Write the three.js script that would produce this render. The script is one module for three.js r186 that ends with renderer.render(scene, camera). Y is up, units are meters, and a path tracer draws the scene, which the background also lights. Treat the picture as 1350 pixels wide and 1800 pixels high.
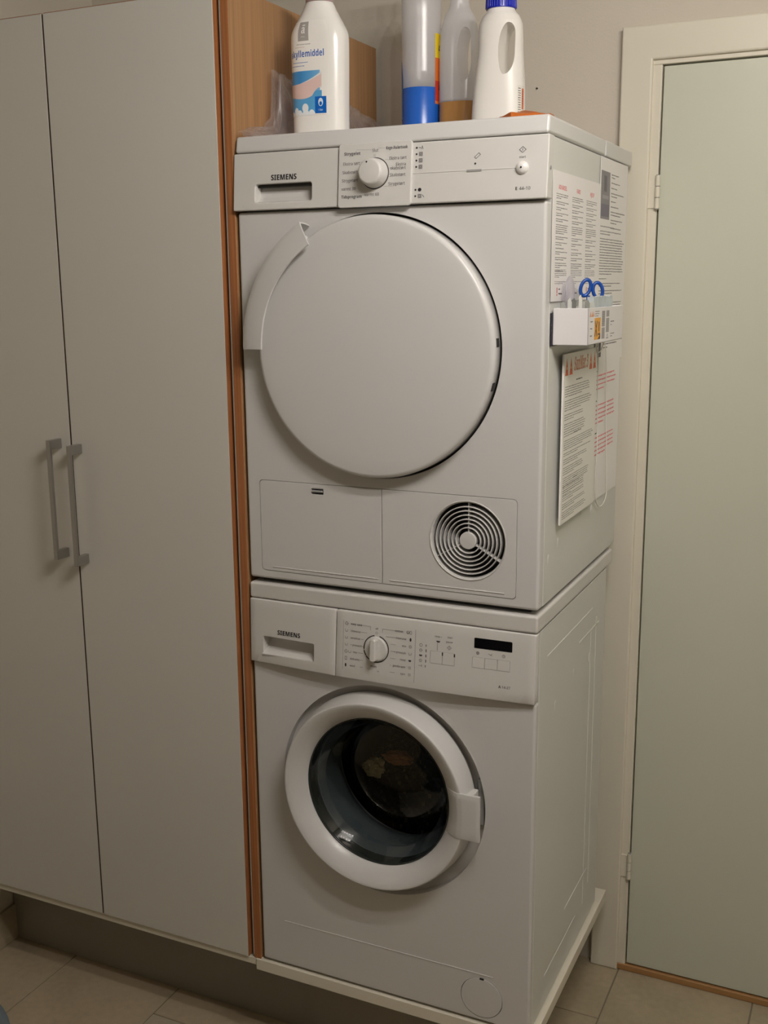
import * as THREE from 'three';
import { RoundedBoxGeometry } from 'three/addons/geometries/RoundedBoxGeometry.js';
import { TextGeometry } from 'three/addons/geometries/TextGeometry.js';
import { FontLoader } from 'three/addons/loaders/FontLoader.js';
import { mergeGeometries, mergeVertices, toCreasedNormals } from 'three/addons/utils/BufferGeometryUtils.js';
import { ImprovedNoise } from 'three/addons/math/ImprovedNoise.js';
import { Brush, Evaluator, SUBTRACTION } from 'three-bvh-csg';

// ------------------------------------------------------------------ camera, light, exposure
const F = 0.2435;                                  // height of the shelf plane (bottom of the washer) above the floor
const scene = new THREE.Scene();
scene.background = new THREE.Color(0x000000);
const camera = new THREE.PerspectiveCamera(2 * Math.atan(900 / 1900.67) * 180 / Math.PI, 0.75, 0.05, 50);
camera.position.set(1.1346, 1.4254 + F, 1.7808);
camera.rotation.order = 'YXZ';
camera.rotation.set(-0.2076, 0.4394, -0.0084);
camera.updateMatrixWorld(true);
const renderer = new THREE.WebGLRenderer({ antialias: true });
renderer.toneMapping = THREE.LinearToneMapping;
renderer.toneMappingExposure = 1.0;
renderer.shadowMap.enabled = true;
const CEIL = 2.52;                                 // ceiling height above the floor
const LAMP = { x: 1.24, z: 0.87, drop: 0.075, dx: 0.15, dz: 0.28, bulb: 0.019, power: 0.405, colour: new THREE.Color().setRGB(1, 0.94, 0.885) };

// ------------------------------------------------------------------ helpers
let seed = 7;
const rnd = () => ((seed = (seed * 16807) % 2147483647) / 2147483647);
const noise = new ImprovedNoise();
const used = {};
const numbered = (n) => { used[n] = (used[n] ?? -1) + 1; return used[n] ? n + '_' + String(used[n]).padStart(3, '0') : n; };
function std(hex, rough = 0.5, extra = {}) { return new THREE.MeshPhysicalMaterial({ color: hex, roughness: rough, ...extra }); }
function part(name, geo, m, parent) {
  const o = new THREE.Mesh(geo, m); o.name = name; o.castShadow = o.receiveShadow = true; parent.add(o); return o;
}
function thing(name, label, category, pos = [0, 0, 0], group) {
  const o = new THREE.Group(); o.name = numbered(name); o.position.set(...pos); scene.add(o);
  o.userData = { label, category }; if (group) o.userData.group = group; return o;
}
function single(name, geo, m, label, category, pos = [0, 0, 0], group) {
  const o = part(numbered(name), geo, m, scene); o.position.set(...pos);
  o.userData = { label, category }; if (group) o.userData.group = group; return o;
}
function structure(name, geo) {
  const o = geo ? part(name, geo[0], geo[1], scene) : new THREE.Group(); o.name = name; if (!geo) scene.add(o);
  o.userData.kind = 'structure'; return o;
}
function bx(x0, x1, y0, y1, z0, z1, r = 0.0015, seg = 2) {
  const w = x1 - x0, h = y1 - y0, d = z1 - z0;
  const g = r > 0 ? new RoundedBoxGeometry(w, h, d, seg, Math.min(r, w / 2.05, h / 2.05, d / 2.05)) : new THREE.BoxGeometry(w, h, d);
  g.translate((x0 + x1) / 2, (y0 + y1) / 2, (z0 + z1) / 2); return uvMetres(g);
}
function uvMetres(g) {                            // box-projected uv in metres
  const p = g.attributes.position, n = g.attributes.normal, uv = new Float32Array(p.count * 2);
  for (let i = 0; i < p.count; i++) {
    const ax = Math.abs(n.getX(i)), ay = Math.abs(n.getY(i)), az = Math.abs(n.getZ(i));
    if (ax >= ay && ax >= az) { uv[2 * i] = p.getZ(i); uv[2 * i + 1] = p.getY(i); }
    else if (ay >= az) { uv[2 * i] = p.getX(i); uv[2 * i + 1] = p.getZ(i); }
    else { uv[2 * i] = p.getX(i); uv[2 * i + 1] = p.getY(i); }
  }
  g.setAttribute('uv', new THREE.BufferAttribute(uv, 2)); return g;
}
function merge(list) {
  const l = list.map((g) => { const n = g.index ? g.toNonIndexed() : g; for (const k of Object.keys(n.attributes)) if (!['position', 'normal', 'uv'].includes(k)) n.deleteAttribute(k); n.clearGroups(); return n; });
  return mergeGeometries(l, false);
}
function softBox(x0, x1, y0, y1, z0, z1, r, nx, ny) {   // finely divided block with rounded edges, for bending afterwards
  const list = (a, b, n) => { const l = [0, 1, 2, 3].map((i) => a + r * (1 - Math.cos(i / 3 * Math.PI / 2))); for (let i = 1; i < n; i++) l.push(a + r + (b - a - 2 * r) * i / n); return [...l, ...[3, 2, 1, 0].map((i) => b - r * (1 - Math.cos(i / 3 * Math.PI / 2)))]; };
  const X = list(x0, x1, nx), Y = list(y0, y1, ny), Z = list(z0, z1, 2), g = new THREE.BoxGeometry(1, 1, 1, X.length - 1, Y.length - 1, Z.length - 1), p = g.attributes.position, c = new THREE.Vector3(), v = new THREE.Vector3();
  for (let i = 0; i < p.count; i++) {
    v.set(X[Math.round((p.getX(i) + 0.5) * (X.length - 1))], Y[Math.round((p.getY(i) + 0.5) * (Y.length - 1))], Z[Math.round((p.getZ(i) + 0.5) * (Z.length - 1))]);
    c.set(Math.min(Math.max(v.x, x0 + r), x1 - r), Math.min(Math.max(v.y, y0 + r), y1 - r), Math.min(Math.max(v.z, z0 + r), z1 - r)); v.sub(c); if (v.lengthSq() > 0) v.setLength(r); v.add(c); p.setXYZ(i, v.x, v.y, v.z);
  }
  g.computeVertexNormals(); return g;
}
function rrect(x0, x1, y0, y1, r, path = false) {
  const s = path ? new THREE.Path() : new THREE.Shape();
  s.moveTo(x0 + r, y0); s.lineTo(x1 - r, y0); s.absarc(x1 - r, y0 + r, r, -Math.PI / 2, 0, false);
  s.lineTo(x1, y1 - r); s.absarc(x1 - r, y1 - r, r, 0, Math.PI / 2, false);
  s.lineTo(x0 + r, y1); s.absarc(x0 + r, y1 - r, r, Math.PI / 2, Math.PI, false);
  s.lineTo(x0, y0 + r); s.absarc(x0 + r, y0 + r, r, Math.PI, Math.PI * 1.5, false); return s;
}
function circlePath(x, y, r) { const p = new THREE.Path(); p.absarc(x, y, r, 0, Math.PI * 2, false); return p; }
function plate(shape, z0, z1, bevel = 0.001, segs = 2, curve = 24) {   // slab whose front face lies at z1; the outline is the finished outline
  const g = new THREE.ExtrudeGeometry(shape, { depth: z1 - z0 - 2 * bevel, bevelEnabled: bevel > 0, bevelThickness: bevel, bevelSize: bevel, bevelOffset: -bevel, bevelSegments: segs, curveSegments: curve });
  g.translate(0, 0, z0 + bevel); return g;
}
function lean(g, y0, z0, y1, z1) {                // shear along z: height y0 moves by z0, y1 by z1
  const p = g.attributes.position;
  for (let i = 0; i < p.count; i++) p.setZ(i, p.getZ(i) + z0 + (z1 - z0) * (p.getY(i) - y0) / (y1 - y0));
  g.computeVertexNormals(); return g;
}
function lathe(profile, seg = 96) { const g = new THREE.LatheGeometry(profile.map(([r, z]) => new THREE.Vector2(r, z)), seg); g.rotateX(Math.PI / 2); return g; }  // axis along +z
function ringSweep(poly, a0, a1, steps) {         // closed section [[r, z], ...] swept round the z axis from a0 to a1, with end caps
  const pos = [], n = poly.length;
  const P = (i, k) => { const a = a0 + (a1 - a0) * i / steps, [r, z] = poly[((k % n) + n) % n]; return [r * Math.cos(a), r * Math.sin(a), z]; };
  for (let i = 0; i < steps; i++) for (let k = 0; k < n; k++) { const a = P(i, k), b = P(i, k + 1), c = P(i + 1, k + 1), d = P(i + 1, k); pos.push(...a, ...b, ...c, ...a, ...c, ...d); }
  const tri = THREE.ShapeUtils.triangulateShape(poly.map(([x, y]) => new THREE.Vector2(x, y)), []);
  for (const t of tri) { pos.push(...P(0, t[0]), ...P(0, t[1]), ...P(0, t[2])); pos.push(...P(steps, t[0]), ...P(steps, t[2]), ...P(steps, t[1])); }
  const g = new THREE.BufferGeometry(); g.setAttribute('position', new THREE.Float32BufferAttribute(pos, 3));
  g.setAttribute('uv', new THREE.Float32BufferAttribute(new Array(pos.length / 3 * 2).fill(0), 2)); g.computeVertexNormals();
  return toCreasedNormals(g, 0.5);
}
function tube(points, r, seg = 40, radial = 8, closed = false) { return new THREE.TubeGeometry(new THREE.CatmullRomCurve3(points.map((p) => new THREE.Vector3(...p)), closed), seg, r, radial, closed); }
function cyl(r0, r1, a, b, seg = 24) {            // cylinder from point a to point b
  const A = new THREE.Vector3(...a), B = new THREE.Vector3(...b), d = B.clone().sub(A), g = new THREE.CylinderGeometry(r1, r0, d.length(), seg);
  g.applyQuaternion(new THREE.Quaternion().setFromUnitVectors(new THREE.Vector3(0, 1, 0), d.clone().normalize())); g.translate(...A.add(B).multiplyScalar(0.5).toArray()); return g;
}
function canvas(w, h, draw) {
  const c = document.createElement('canvas'); c.width = w; c.height = h; const x = c.getContext('2d'); draw(x, w, h);
  const t = new THREE.CanvasTexture(c); t.colorSpace = THREE.SRGBColorSpace; t.anisotropy = 8; return t;
}
function texGrid(n, f, colour = true) {           // square tiling texture from a function of (i, j)
  const d = new Uint8Array(n * n * 4);
  for (let j = 0; j < n; j++) for (let i = 0; i < n; i++) { const c = f(i / n, j / n); d.set([c[0], c[1], c[2], 255], 4 * (j * n + i)); }
  const t = new THREE.DataTexture(d, n, n); t.wrapS = t.wrapT = THREE.RepeatWrapping; t.magFilter = THREE.LinearFilter; t.minFilter = THREE.LinearMipmapLinearFilter; t.generateMipmaps = true;
  if (colour) t.colorSpace = THREE.SRGBColorSpace; t.needsUpdate = true; return t;
}
const tn = (u, v, fu, fv, s) => {                 // tiling noise
  const a = noise.noise(u * fu, v * fv, s), b = noise.noise((u - 1) * fu, v * fv, s), c = noise.noise(u * fu, (v - 1) * fv, s), d = noise.noise((u - 1) * fu, (v - 1) * fv, s);
  return (a * (1 - u) + b * u) * (1 - v) + (c * (1 - u) + d * u) * v;
};
function decal(name, tex, x0, x1, y0, y1, z, parent, lab) {   // flat print on a face that looks towards +z
  const g = new THREE.PlaneGeometry(x1 - x0, y1 - y0, 16, 8); g.translate((x0 + x1) / 2, (y0 + y1) / 2, z);
  const o = part(name, g, new THREE.MeshPhysicalMaterial({ map: tex, transparent: true, roughness: 0.45 }), parent);
  o.castShadow = false; if (lab) o.userData.label = lab; return o;
}
const csg = new Evaluator(); csg.attributes = ['position', 'normal', 'uv'];
function holed(body, caps) { let a = new Brush(body); a.updateMatrixWorld(true); for (const c of caps) { const b = new Brush(c); b.updateMatrixWorld(true); a = csg.evaluate(a, b, SUBTRACTION); } return trimmed(a.geometry); }
function trimmed(s) {                             // plain triangles of what a boolean left, without its spare buffer
  const n0 = s.index ? s.index.count : s.attributes.position.count, from = s.drawRange.start, to = Math.min(n0, from + s.drawRange.count), g = new THREE.BufferGeometry();
  for (const k of ['position', 'normal', 'uv']) { const a = s.attributes[k], w = a.itemSize, d = new Float32Array((to - from) * w); for (let i = from; i < to; i++) { const j = s.index ? s.index.getX(i) : i; for (let c = 0; c < w; c++) d[(i - from) * w + c] = a.getComponent(j, c); } g.setAttribute(k, new THREE.BufferAttribute(d, w)); }
  return g;
}
const loader = new FontLoader();
const bold = await loader.loadAsync('fonts/droid/droid_sans_bold.typeface.json');
const regular = await loader.loadAsync('fonts/droid/droid_sans_regular.typeface.json');
function lettering(str, font, x0, x1, y0, h) {    // raised flat letters, cap height h, stretched to x0..x1, standing on y0
  const g = new TextGeometry(str, { font, size: h, depth: 0.0003, curveSegments: 5, bevelEnabled: false }); g.computeBoundingBox();
  const b = g.boundingBox; g.translate(-b.min.x, 0, 0); g.scale((x1 - x0) / (b.max.x - b.min.x), 1, 1); g.translate(x0, y0, 0); return g;
}

// ------------------------------------------------------------------ materials
const oakTex = texGrid(512, (u, v) => {
  const g = tn(u, v, 60, 2, 1) * 0.55 + tn(u, v, 150, 5, 4) * 0.35 + tn(u, v, 14, 1, 9) * 0.4;
  const k = 1 + 0.26 * g; return [Math.min(255, 170 * k), Math.min(255, 130 * k), Math.min(255, 90 * k)];
}); oakTex.repeat.set(3.2, 1.1);
const edgeTex = texGrid(256, (u, v) => { const k = 1 + 0.2 * tn(u, v, 40, 2, 3); return [Math.min(255, 166 * k), Math.min(255, 106 * k), Math.min(255, 62 * k)]; }); edgeTex.repeat.set(6, 1);
const tileTex = texGrid(512, (u, v) => { const k = 1 + 0.07 * tn(u, v, 6, 6, 2) + 0.05 * tn(u, v, 40, 40, 5) + 0.03 * tn(u, v, 160, 160, 8); return [178 * k, 169 * k, 148 * k]; }); tileTex.repeat.set(1.6, 1.6);
const wallBump = texGrid(256, (u, v) => { const k = 128 + 60 * tn(u, v, 60, 60, 2) + 50 * tn(u, v, 130, 130, 7); return [k, k, k]; }, false); wallBump.repeat.set(4, 4);
const orange = texGrid(256, (u, v) => { const k = 128 + 90 * tn(u, v, 60, 60, 3); return [k, k, k]; }, false); orange.repeat.set(5, 5);
const M = {
  white: std(0xd5d4d2, 0.34, { clearcoat: 0.15, clearcoatRoughness: 0.25 }),
  plastic: std(0xd7d5d1, 0.36),
  sheet: std(0xd8d9d4, 0.36, { bumpMap: orange, bumpScale: 0.00006 }),
  shade: std(0x3a3936, 0.7), dark: std(0x161616, 0.6), black: std(0x0c0c10, 0.12),
  print: std(0x1c1c20, 0.5), grey: std(0x9a9a98, 0.4),
  door: std(0xd4d2ca, 0.45), cream: std(0xcfd1c0, 0.38), wall: std(0xd2cabb, 0.85, { bumpMap: wallBump, bumpScale: 0.0006 }),
  frame: std(0xe2dccb, 0.35), oak: std(0xffffff, 0.55, { map: oakTex }), edge: std(0xffffff, 0.5, { map: edgeTex }), edgeGapShade: std(0x4c3728, 0.55),
  beech: std(0xa67c4c, 0.5), plinth: std(0x938d80, 0.4), tile: std(0xffffff, 0.42, { map: tileTex }), tileB: std(0xf2ece2, 0.42, { map: tileTex }), tileC: std(0xfaf2ea, 0.42, { map: tileTex }),
  grout: std(0x837a68, 0.9), steel: std(0xb8b8b6, 0.28, { metalness: 0.9 }), alu: std(0xa9a7a2, 0.35, { metalness: 0.85 }),
  rubber: std(0x55595c, 0.4), drum: std(0x5a5a5c, 0.35, { metalness: 0.8 }), glass: new THREE.MeshPhysicalMaterial({ color: 0xdfe6e6, roughness: 0.004, transmission: 1, thickness: 0, ior: 1.5, side: THREE.DoubleSide }),
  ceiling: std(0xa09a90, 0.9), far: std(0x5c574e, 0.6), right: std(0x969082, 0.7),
};

// ------------------------------------------------------------------ room
const XL = -0.835, XR = 2.0, ZB = -0.645, ZF = 3.4;
const T = 0.12;
structure('wall_left', [bx(XL - T, XL, -0.1, CEIL, ZB - T, ZF + T, 0), M.wall]);
structure('wall_right', [bx(XR, XR + T, -0.1, CEIL, ZB - T, ZF + T, 0), M.right]);
structure('wall_front', [bx(XL, XR, -0.1, CEIL, ZF, ZF + T, 0), M.far]);
structure('ceiling', [bx(XL - T, XR + T, CEIL, CEIL + T, ZB - T, ZF + T, 0), M.ceiling]);
const DX0 = 0.6526, DX1 = DX0 + 0.84, DY0 = 0.02, DY1 = 2.108;     // the door leaf
{ // back wall with an opening for the door
  const s = new THREE.Shape(); s.moveTo(XL, -0.1); s.lineTo(XR, -0.1); s.lineTo(XR, CEIL); s.lineTo(XL, CEIL); s.lineTo(XL, -0.1);
  const h = new THREE.Path(); h.moveTo(0.626, 0); h.lineTo(DX1 + 0.027, 0); h.lineTo(DX1 + 0.027, DY1 + 0.027); h.lineTo(0.626, DY1 + 0.027); h.lineTo(0.626, 0); s.holes.push(h);
  const g = new THREE.ExtrudeGeometry(s, { depth: T, bevelEnabled: false }); g.translate(0, 0, ZB - T);
  structure('wall_back', [g, M.wall]);
  structure('wall_beyond', [bx(0.4, XR, -0.1, CEIL, ZB - T - 0.05, ZB - T, 0), M.wall]);
}
{ // tiled floor: 0.317 x 0.62 m tiles, each row shifted by a third
  const fl = structure('floor');
  part('grout_bed', bx(XL - T, XR + T, -0.1, -0.002, ZB - T, ZF + T, 0), M.grout, fl);
  const W = 0.3175, L = 0.62, J = 0.0032, mats = [M.tile, M.tileB, M.tileC];
  for (let c = -3; c < 10; c++) {
    const x0 = Math.max(c * W + J / 2, XL), x1 = Math.min((c + 1) * W - J / 2, XR); if (x1 - x0 < 0.01) continue;
    const z0 = -0.426 - (c - 1) * 0.2067;
    for (let k = -6; k < 10; k++) {
      const a = Math.max(z0 + k * L + J / 2, ZB), b = Math.min(z0 + (k + 1) * L - J / 2, ZF); if (b - a < 0.01) continue;
      const g = bx(x0, x1, -0.01, 0, a, b, 0.0012, 1); const t = part('tile', g, mats[Math.floor(rnd() * 3)], fl); t.castShadow = false;
    }
  }
}
{ // tile skirting along the left wall and the back wall behind the shelf
  const b = structure('baseboard_left');
  for (let k = 0; k < 12; k++) { const z0 = ZB + 0.006 + k * 0.335, z1 = Math.min(z0 + 0.332, ZF); if (z1 > z0 + 0.02) part('tile', bx(XL, XL + 0.009, 0.001, 0.097, z0, z1, 0.0015, 1), M.tileB, b); }
}
{ // door and its frame
  const d = structure('door_1');
  part('door_leaf', bx(DX0, DX1, DY0, DY1, ZB - 0.028, ZB + 0.012, 0.002), M.cream, d);
  part('threshold', bx(0.628, DX1 + 0.025, 0, 0.0165, ZB - 0.09, ZB + 0.017, 0.003), M.beech, d);
  const jamb = merge([bx(0.627, 0.6496, 0, DY1 + 0.0035, ZB - 0.1, ZB + 0.014, 0.002), bx(DX1 + 0.003, DX1 + 0.0255, 0, DY1 + 0.0035, ZB - 0.1, ZB + 0.014, 0.002), bx(0.627, DX1 + 0.0255, DY1 + 0.0035, DY1 + 0.0265, ZB - 0.1, ZB + 0.014, 0.002)]);
  part('door_frame', jamb, M.frame, d);
  for (const [y0, y1] of [[1.577, 1.646], [0.008, 0.076]]) {
    const h = new THREE.Group(); h.name = 'hinge'; d.add(h); const a = y0 + F, b = y1 + F, z = ZB + 0.0205;
    part('hinge_plate', bx(0.630, 0.6465, a + 0.002, b - 0.008, z - 0.0075, z - 0.0035, 0.001), M.frame, h);
    const hh = (b - a) / 3;
    for (let i = 0; i < 3; i++) part('knuckle', cyl(0.0055, 0.0055, [0.651, a + i * hh + 0.0012, z], [0.651, a + (i + 1) * hh - 0.0004, z], 16), M.frame, h);
    part('hinge_pin', cyl(0.0038, 0.0038, [0.651, a - 0.001, z], [0.651, b + 0.0015, z], 12), M.grey, h);
  }
  const tr = structure('trim_1');                 // architrave round the door
  const R = DX1 + 0.02;
  const u = new THREE.Shape(), yi = 1.8775 + F, yo = 1.9465 + F, X0 = 0.5645, X1 = 0.631, X2 = R, X3 = R + 0.0665;
  u.moveTo(X0, 0); u.lineTo(X1, 0); u.lineTo(X1, yi); u.lineTo(X2, yi); u.lineTo(X2, 0); u.lineTo(X3, 0); u.lineTo(X3, yo); u.lineTo(X0, yo); u.lineTo(X0, 0);
  part('casing', plate(u, ZB, ZB + 0.023, 0.0045, 5, 4), M.frame, tr);
}
{ // ceiling lamp: a flat white fitting with ten small bulbs in two rows
  const l = thing('ceiling_lamp', 'flat white ceiling lamp with ten small round bulbs in two rows', 'lamp', [LAMP.x, CEIL, LAMP.z]);
  const hw = LAMP.dx * 2 + 0.06, hl = LAMP.dz / 2 + 0.06;
  part('housing', bx(-hw, hw, -0.035, 0, -hl, hl, 0.008), M.white, l);
  const glow = std(0xfff4e0, 0.5, { emissive: LAMP.colour, emissiveIntensity: 14 });
  for (let i = 0; i < 2; i++) for (let k = 0; k < 5; k++) {
    const x = (k - 2) * LAMP.dx, z = (i - 0.5) * LAMP.dz;
    part('socket', cyl(0.013, 0.011, [x, -0.034, z], [x, -LAMP.drop + LAMP.bulb * 0.8, z], 16), M.white, l);
    part('bulb', new THREE.SphereGeometry(LAMP.bulb, 20, 14).translate(x, -LAMP.drop, z), glow, l);
    const p = new THREE.PointLight(LAMP.colour, LAMP.power, 0, 2); p.castShadow = true; p.shadow.radius = 0.5; p.position.set(LAMP.x + x, CEIL - LAMP.drop, LAMP.z + z); scene.add(p);
  }
}

// ------------------------------------------------------------------ tall cabinet with two doors
{
  const c = thing('tall_cabinet', 'tall two-door cupboard with pale grey doors and bar handles left of the machines', 'cupboard', [0, 0, 0]);
  const y0 = F - 0.0037, y1 = F + 1.949;
  part('carcass', merge([bx(XL + 0.003, -0.0365, F - 0.005, F + 1.949, -0.62, -0.0185, 0), bx(-0.0254, -0.0217, F + 0.0, F + 1.952, -0.60, -0.0006, 0.0005), bx(-0.0362, -0.0254, F + 0.0, F + 1.952, -0.60, -0.0145, 0)]), M.door, c);
  part('bottom_board', bx(XL + 0.003, -0.018, F - 0.0225, F - 0.0055, -0.6, 0.001, 0.0015), M.frame, c);
  const sp = part('side_panel', bx(-0.0215, -0.0052, F - 0.004, F + 1.957, -0.622, 0, 0.0008), M.oak, c);
  sp.userData.label = 'oak veneer side panel';
  part('panel_edge', bx(-0.0215, -0.0052, F - 0.004, F + 1.957, 0.0002, 0.0012, 0.0003), M.edge, c);
  const doors = [[XL + 0.004, -0.4322], [-0.4288, -0.0345]];
  doors.forEach(([a, b], i) => {
    const g = new THREE.Group(); g.name = 'cabinet_door'; c.add(g);
    part('door_panel', bx(a, b, y0, y1, -0.0125, 0.006, 0.0012), M.door, g);
    part('edge_band', bx(b - 0.0002, b + 0.0009, y0 + 0.001, y1 - 0.001, -0.0122, 0.0056, 0.0003), i ? M.edge : M.edgeGapShade, g);  // left door band: shade of the gap between the doors put into its colour
    part('edge_band', bx(a + 0.001, b - 0.001, y1, y1 + 0.001, -0.0122, 0.0056, 0.0003), M.edge, g);
    const hx = i ? -0.4072 : -0.4612, ya = F + (i ? 0.843 : 0.852), yb = F + (i ? 1.1015 : 1.1105);
    const h = [bx(hx - 0.0055, hx + 0.0055, ya, yb, 0.037, 0.043, 0.001), bx(hx - 0.0055, hx + 0.0055, ya, ya + 0.02, 0.006, 0.038, 0.001), bx(hx - 0.0055, hx + 0.0055, yb - 0.02, yb, 0.006, 0.038, 0.001)];
    part('bar_handle', merge(h), M.alu, g);
  });
}
{ // plinth under cupboard and shelf
  single('plinth', merge([bx(XL + 0.004, 0.5, 0.0005, F - 0.032, -0.128, -0.113, 0.001), bx(XL + 0.004, -0.02, F - 0.032, F - 0.0235, -0.128, -0.113, 0.001), bx(0.485, 0.5, 0.0005, F - 0.032, -0.56, -0.128, 0.001), bx(0.2, 0.215, 0.0005, F - 0.032, -0.56, -0.128, 0.001)]), M.plinth, 'grey recessed plinth running under the cupboard and the washing machine shelf', 'plinth');
  single('shelf_board', bx(-0.0172, 0.6085, F - 0.0315, F - 0.0046, -0.577, 0.0035, 0.002), M.frame, 'white board under the washing machine with an open right edge', 'shelf');
}

// ------------------------------------------------------------------ washing machine
const WX = 0.598;
function bodySides(x0, x1, y0, y1, zb, zf) { return bx(x0, x1, y0, y1, zb, zf, 0.003); }
function frontSheet(holes, y0, y1, depth) {       // pressed steel front with rounded edges and sharp openings
  const prisms = holes.map((h) => { const g = new THREE.ExtrudeGeometry(new THREE.Shape(h.getPoints(96)), { depth: 0.1, bevelEnabled: false }); g.translate(0, 0, -0.07); return g; });
  return holed(bx(0, WX, y0, y1, -depth, 0, 0.006, 5), prisms);
}
{
  const w = thing('washing_machine', 'white front-loading washing machine with a round glass door under the dryer', 'washer', [0, F, 0]);
  const CX = 0.2852, CY = 0.447;
  // sheet metal body: hollow behind the round opening
  part('body', merge([bx(0.0015, 0.004, 0, 0.81, -0.514, -0.0215, 0.001), bx(WX - 0.004, WX - 0.0012, 0, 0.81, -0.514, -0.0215, 0.001), bx(0.004, WX - 0.004, 0, 0.81, -0.514, -0.51, 0.001), bx(0.004, WX - 0.004, 0, 0.003, -0.51, -0.0215, 0.001), bx(0.004, WX - 0.004, 0.68, 0.81, -0.5, -0.0215, 0.001)]), M.sheet, w);
  const front = part('front_panel', frontSheet([circlePath(CX, CY, 0.2185), circlePath(0.5, 0.052, 0.0435)], 0.0, 0.679, 0.0205), M.white, w);
  part('door_recess', lathe([[0.2184, -0.0185], [0.205, -0.0195], [0.176, -0.0205], [0.176, -0.03]], 96).translate(CX, CY, 0), M.plastic, w);
  // pressed ribs on the right side
  const rib = (y0, y1, z0, z1) => { const s = rrect(z0, z1, y0, y1, 0.0015); const g = plate(s, 0, 0.0014, 0.0006, 2, 6); g.rotateY(-Math.PI / 2); g.scale(-1, 1, 1); g.index; return flip(g).translate(WX - 0.0018, 0, 0); };
  function flip(g) { const n = g.index ? g.toNonIndexed() : g, p = n.attributes.position.array; for (let i = 0; i < p.length; i += 9) for (let k = 0; k < 3; k++) { const t = p[i + 3 + k]; p[i + 3 + k] = p[i + 6 + k]; p[i + 6 + k] = t; } n.computeVertexNormals(); return n; }
  part('side_ribs', merge([rib(0.09, 0.72, -0.44, -0.434), rib(0.06, 0.7, -0.395, -0.391), rib(0.06, 0.066, -0.33, -0.1), rib(0.13, 0.135, -0.42, -0.24), rib(0.745, 0.75, -0.4, -0.07), rib(0.70, 0.705, -0.46, -0.3)]), M.sheet, w);
  for (const [y, z] of [[0.63, -0.13], [0.65, -0.26], [0.645, -0.385]]) { const g = new THREE.SphereGeometry(0.007, 16, 8); g.scale(0.25, 1.6, 1); g.translate(WX - 0.0015, y, z); part('pressed_dimple', g, M.sheet, w); }
  // top
  const top = bx(0.0, WX + 0.001, 0.813, 0.8452, -0.556, 0.0035, 0.005, 4); part('top_cover', top, M.plastic, w);
  for (const [x, z] of [[0.05, -0.05], [0.55, -0.05], [0.05, -0.46], [0.55, -0.46]]) part('foot', cyl(0.02, 0.02, [x, -0.0045, z], [x, 0.001, z], 20), M.dark, w);
  // control fascia: leans out towards its lower edge
  const yb = 0.6805, yt = 0.8115, zb = 0.008, zt = 0.0035, bow = (x, y) => 0.0135 * (1 - ((x - 0.299) / 0.3) ** 2) * (1 - 0.65 * (y - yb) / (yt - yb));
  const bend = (g) => { const p = g.attributes.position; for (let i = 0; i < p.count; i++) p.setZ(i, p.getZ(i) + zb + (zt - zb) * (p.getY(i) - yb) / (yt - yb) + bow(p.getX(i), p.getY(i))); g.computeVertexNormals(); return g; };
  const fz = (y, x) => zb + (zt - zb) * (y - yb) / (yt - yb) + bow(x, y);
  const cut = (g, hs) => holed(g, hs.map((h) => { const q = new THREE.ExtrudeGeometry(h, { depth: 0.1, bevelEnabled: false, curveSegments: 12 }); q.translate(0, 0, -0.06); return q; }));
  const crease = (g) => toCreasedNormals(g.index ? g.toNonIndexed() : g, 0.6);
  const drawer = new THREE.Group(); drawer.name = 'detergent_drawer'; w.add(drawer);
  part('drawer_front', crease(bend(cut(softBox(0.0, 0.1975, yb, yt, -0.02, 0, 0.002, 16, 6), [rrect(0.031, 0.1505, 0.7005, 0.7375, 0.004)]))), M.plastic, drawer);
  part('grip_pocket', toCreasedNormals(sectionX([[0.0125, 0.699], [0.0125, 0.7012], [-0.004, 0.7065], [-0.012, 0.7135], [-0.017, 0.724], [-0.0185, 0.7385], [-0.023, 0.7385], [-0.023, 0.699]], 0.030, 0.1515), 0.6), M.plastic, drawer);
  part('grip_side', merge([bx(0.0295, 0.0312, 0.699, 0.739, -0.022, 0.008, 0.0004), bx(0.1503, 0.152, 0.699, 0.739, -0.022, 0.008, 0.0004), bx(0.0295, 0.152, 0.7373, 0.739, -0.022, 0.004, 0.0004)]), M.plastic, drawer);
  const brandW = lettering('SIEMENS', bold, 0.0655, 0.118, 0.7445, 0.0090); brandW.translate(0, 0, 0.0002); part('brand_lettering', bend(brandW), M.print, drawer);
  const fas = new THREE.Group(); fas.name = 'control_panel'; w.add(fas);
  part('fascia', crease(bend(cut(softBox(0.1993, WX - 0.0005, yb, yt, -0.02, 0, 0.002, 30, 6), [rrect(0.481, 0.5535, 0.7735, 0.7935, 0.0025), rrect(0.396, 0.4445, 0.7345, 0.7585, 0.0015), rrect(0.4785, 0.5505, 0.737, 0.7575, 0.0015)]))), M.plastic, fas);
  const lb = bend;
  part('display_window', lb(bx(0.4815, 0.553, 0.774, 0.793, -0.004, -0.0006, 0.0004)), M.black, fas);
  for (const x of [0.3965, 0.4207]) part('button', lb(bx(x, x + 0.0234, 0.735, 0.758, -0.006, 0.0002, 0.0007)), M.plastic, fas);
  for (const x of [0.479, 0.5028, 0.5267]) part('button', lb(bx(x, x + 0.0232, 0.7375, 0.757, -0.006, 0.0002, 0.0007)), M.plastic, fas);
  part('button_shadow_gap', lb(bx(0.39, 0.556, 0.73, 0.762, -0.0085, -0.0065, 0)), M.shade, fas);
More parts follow.
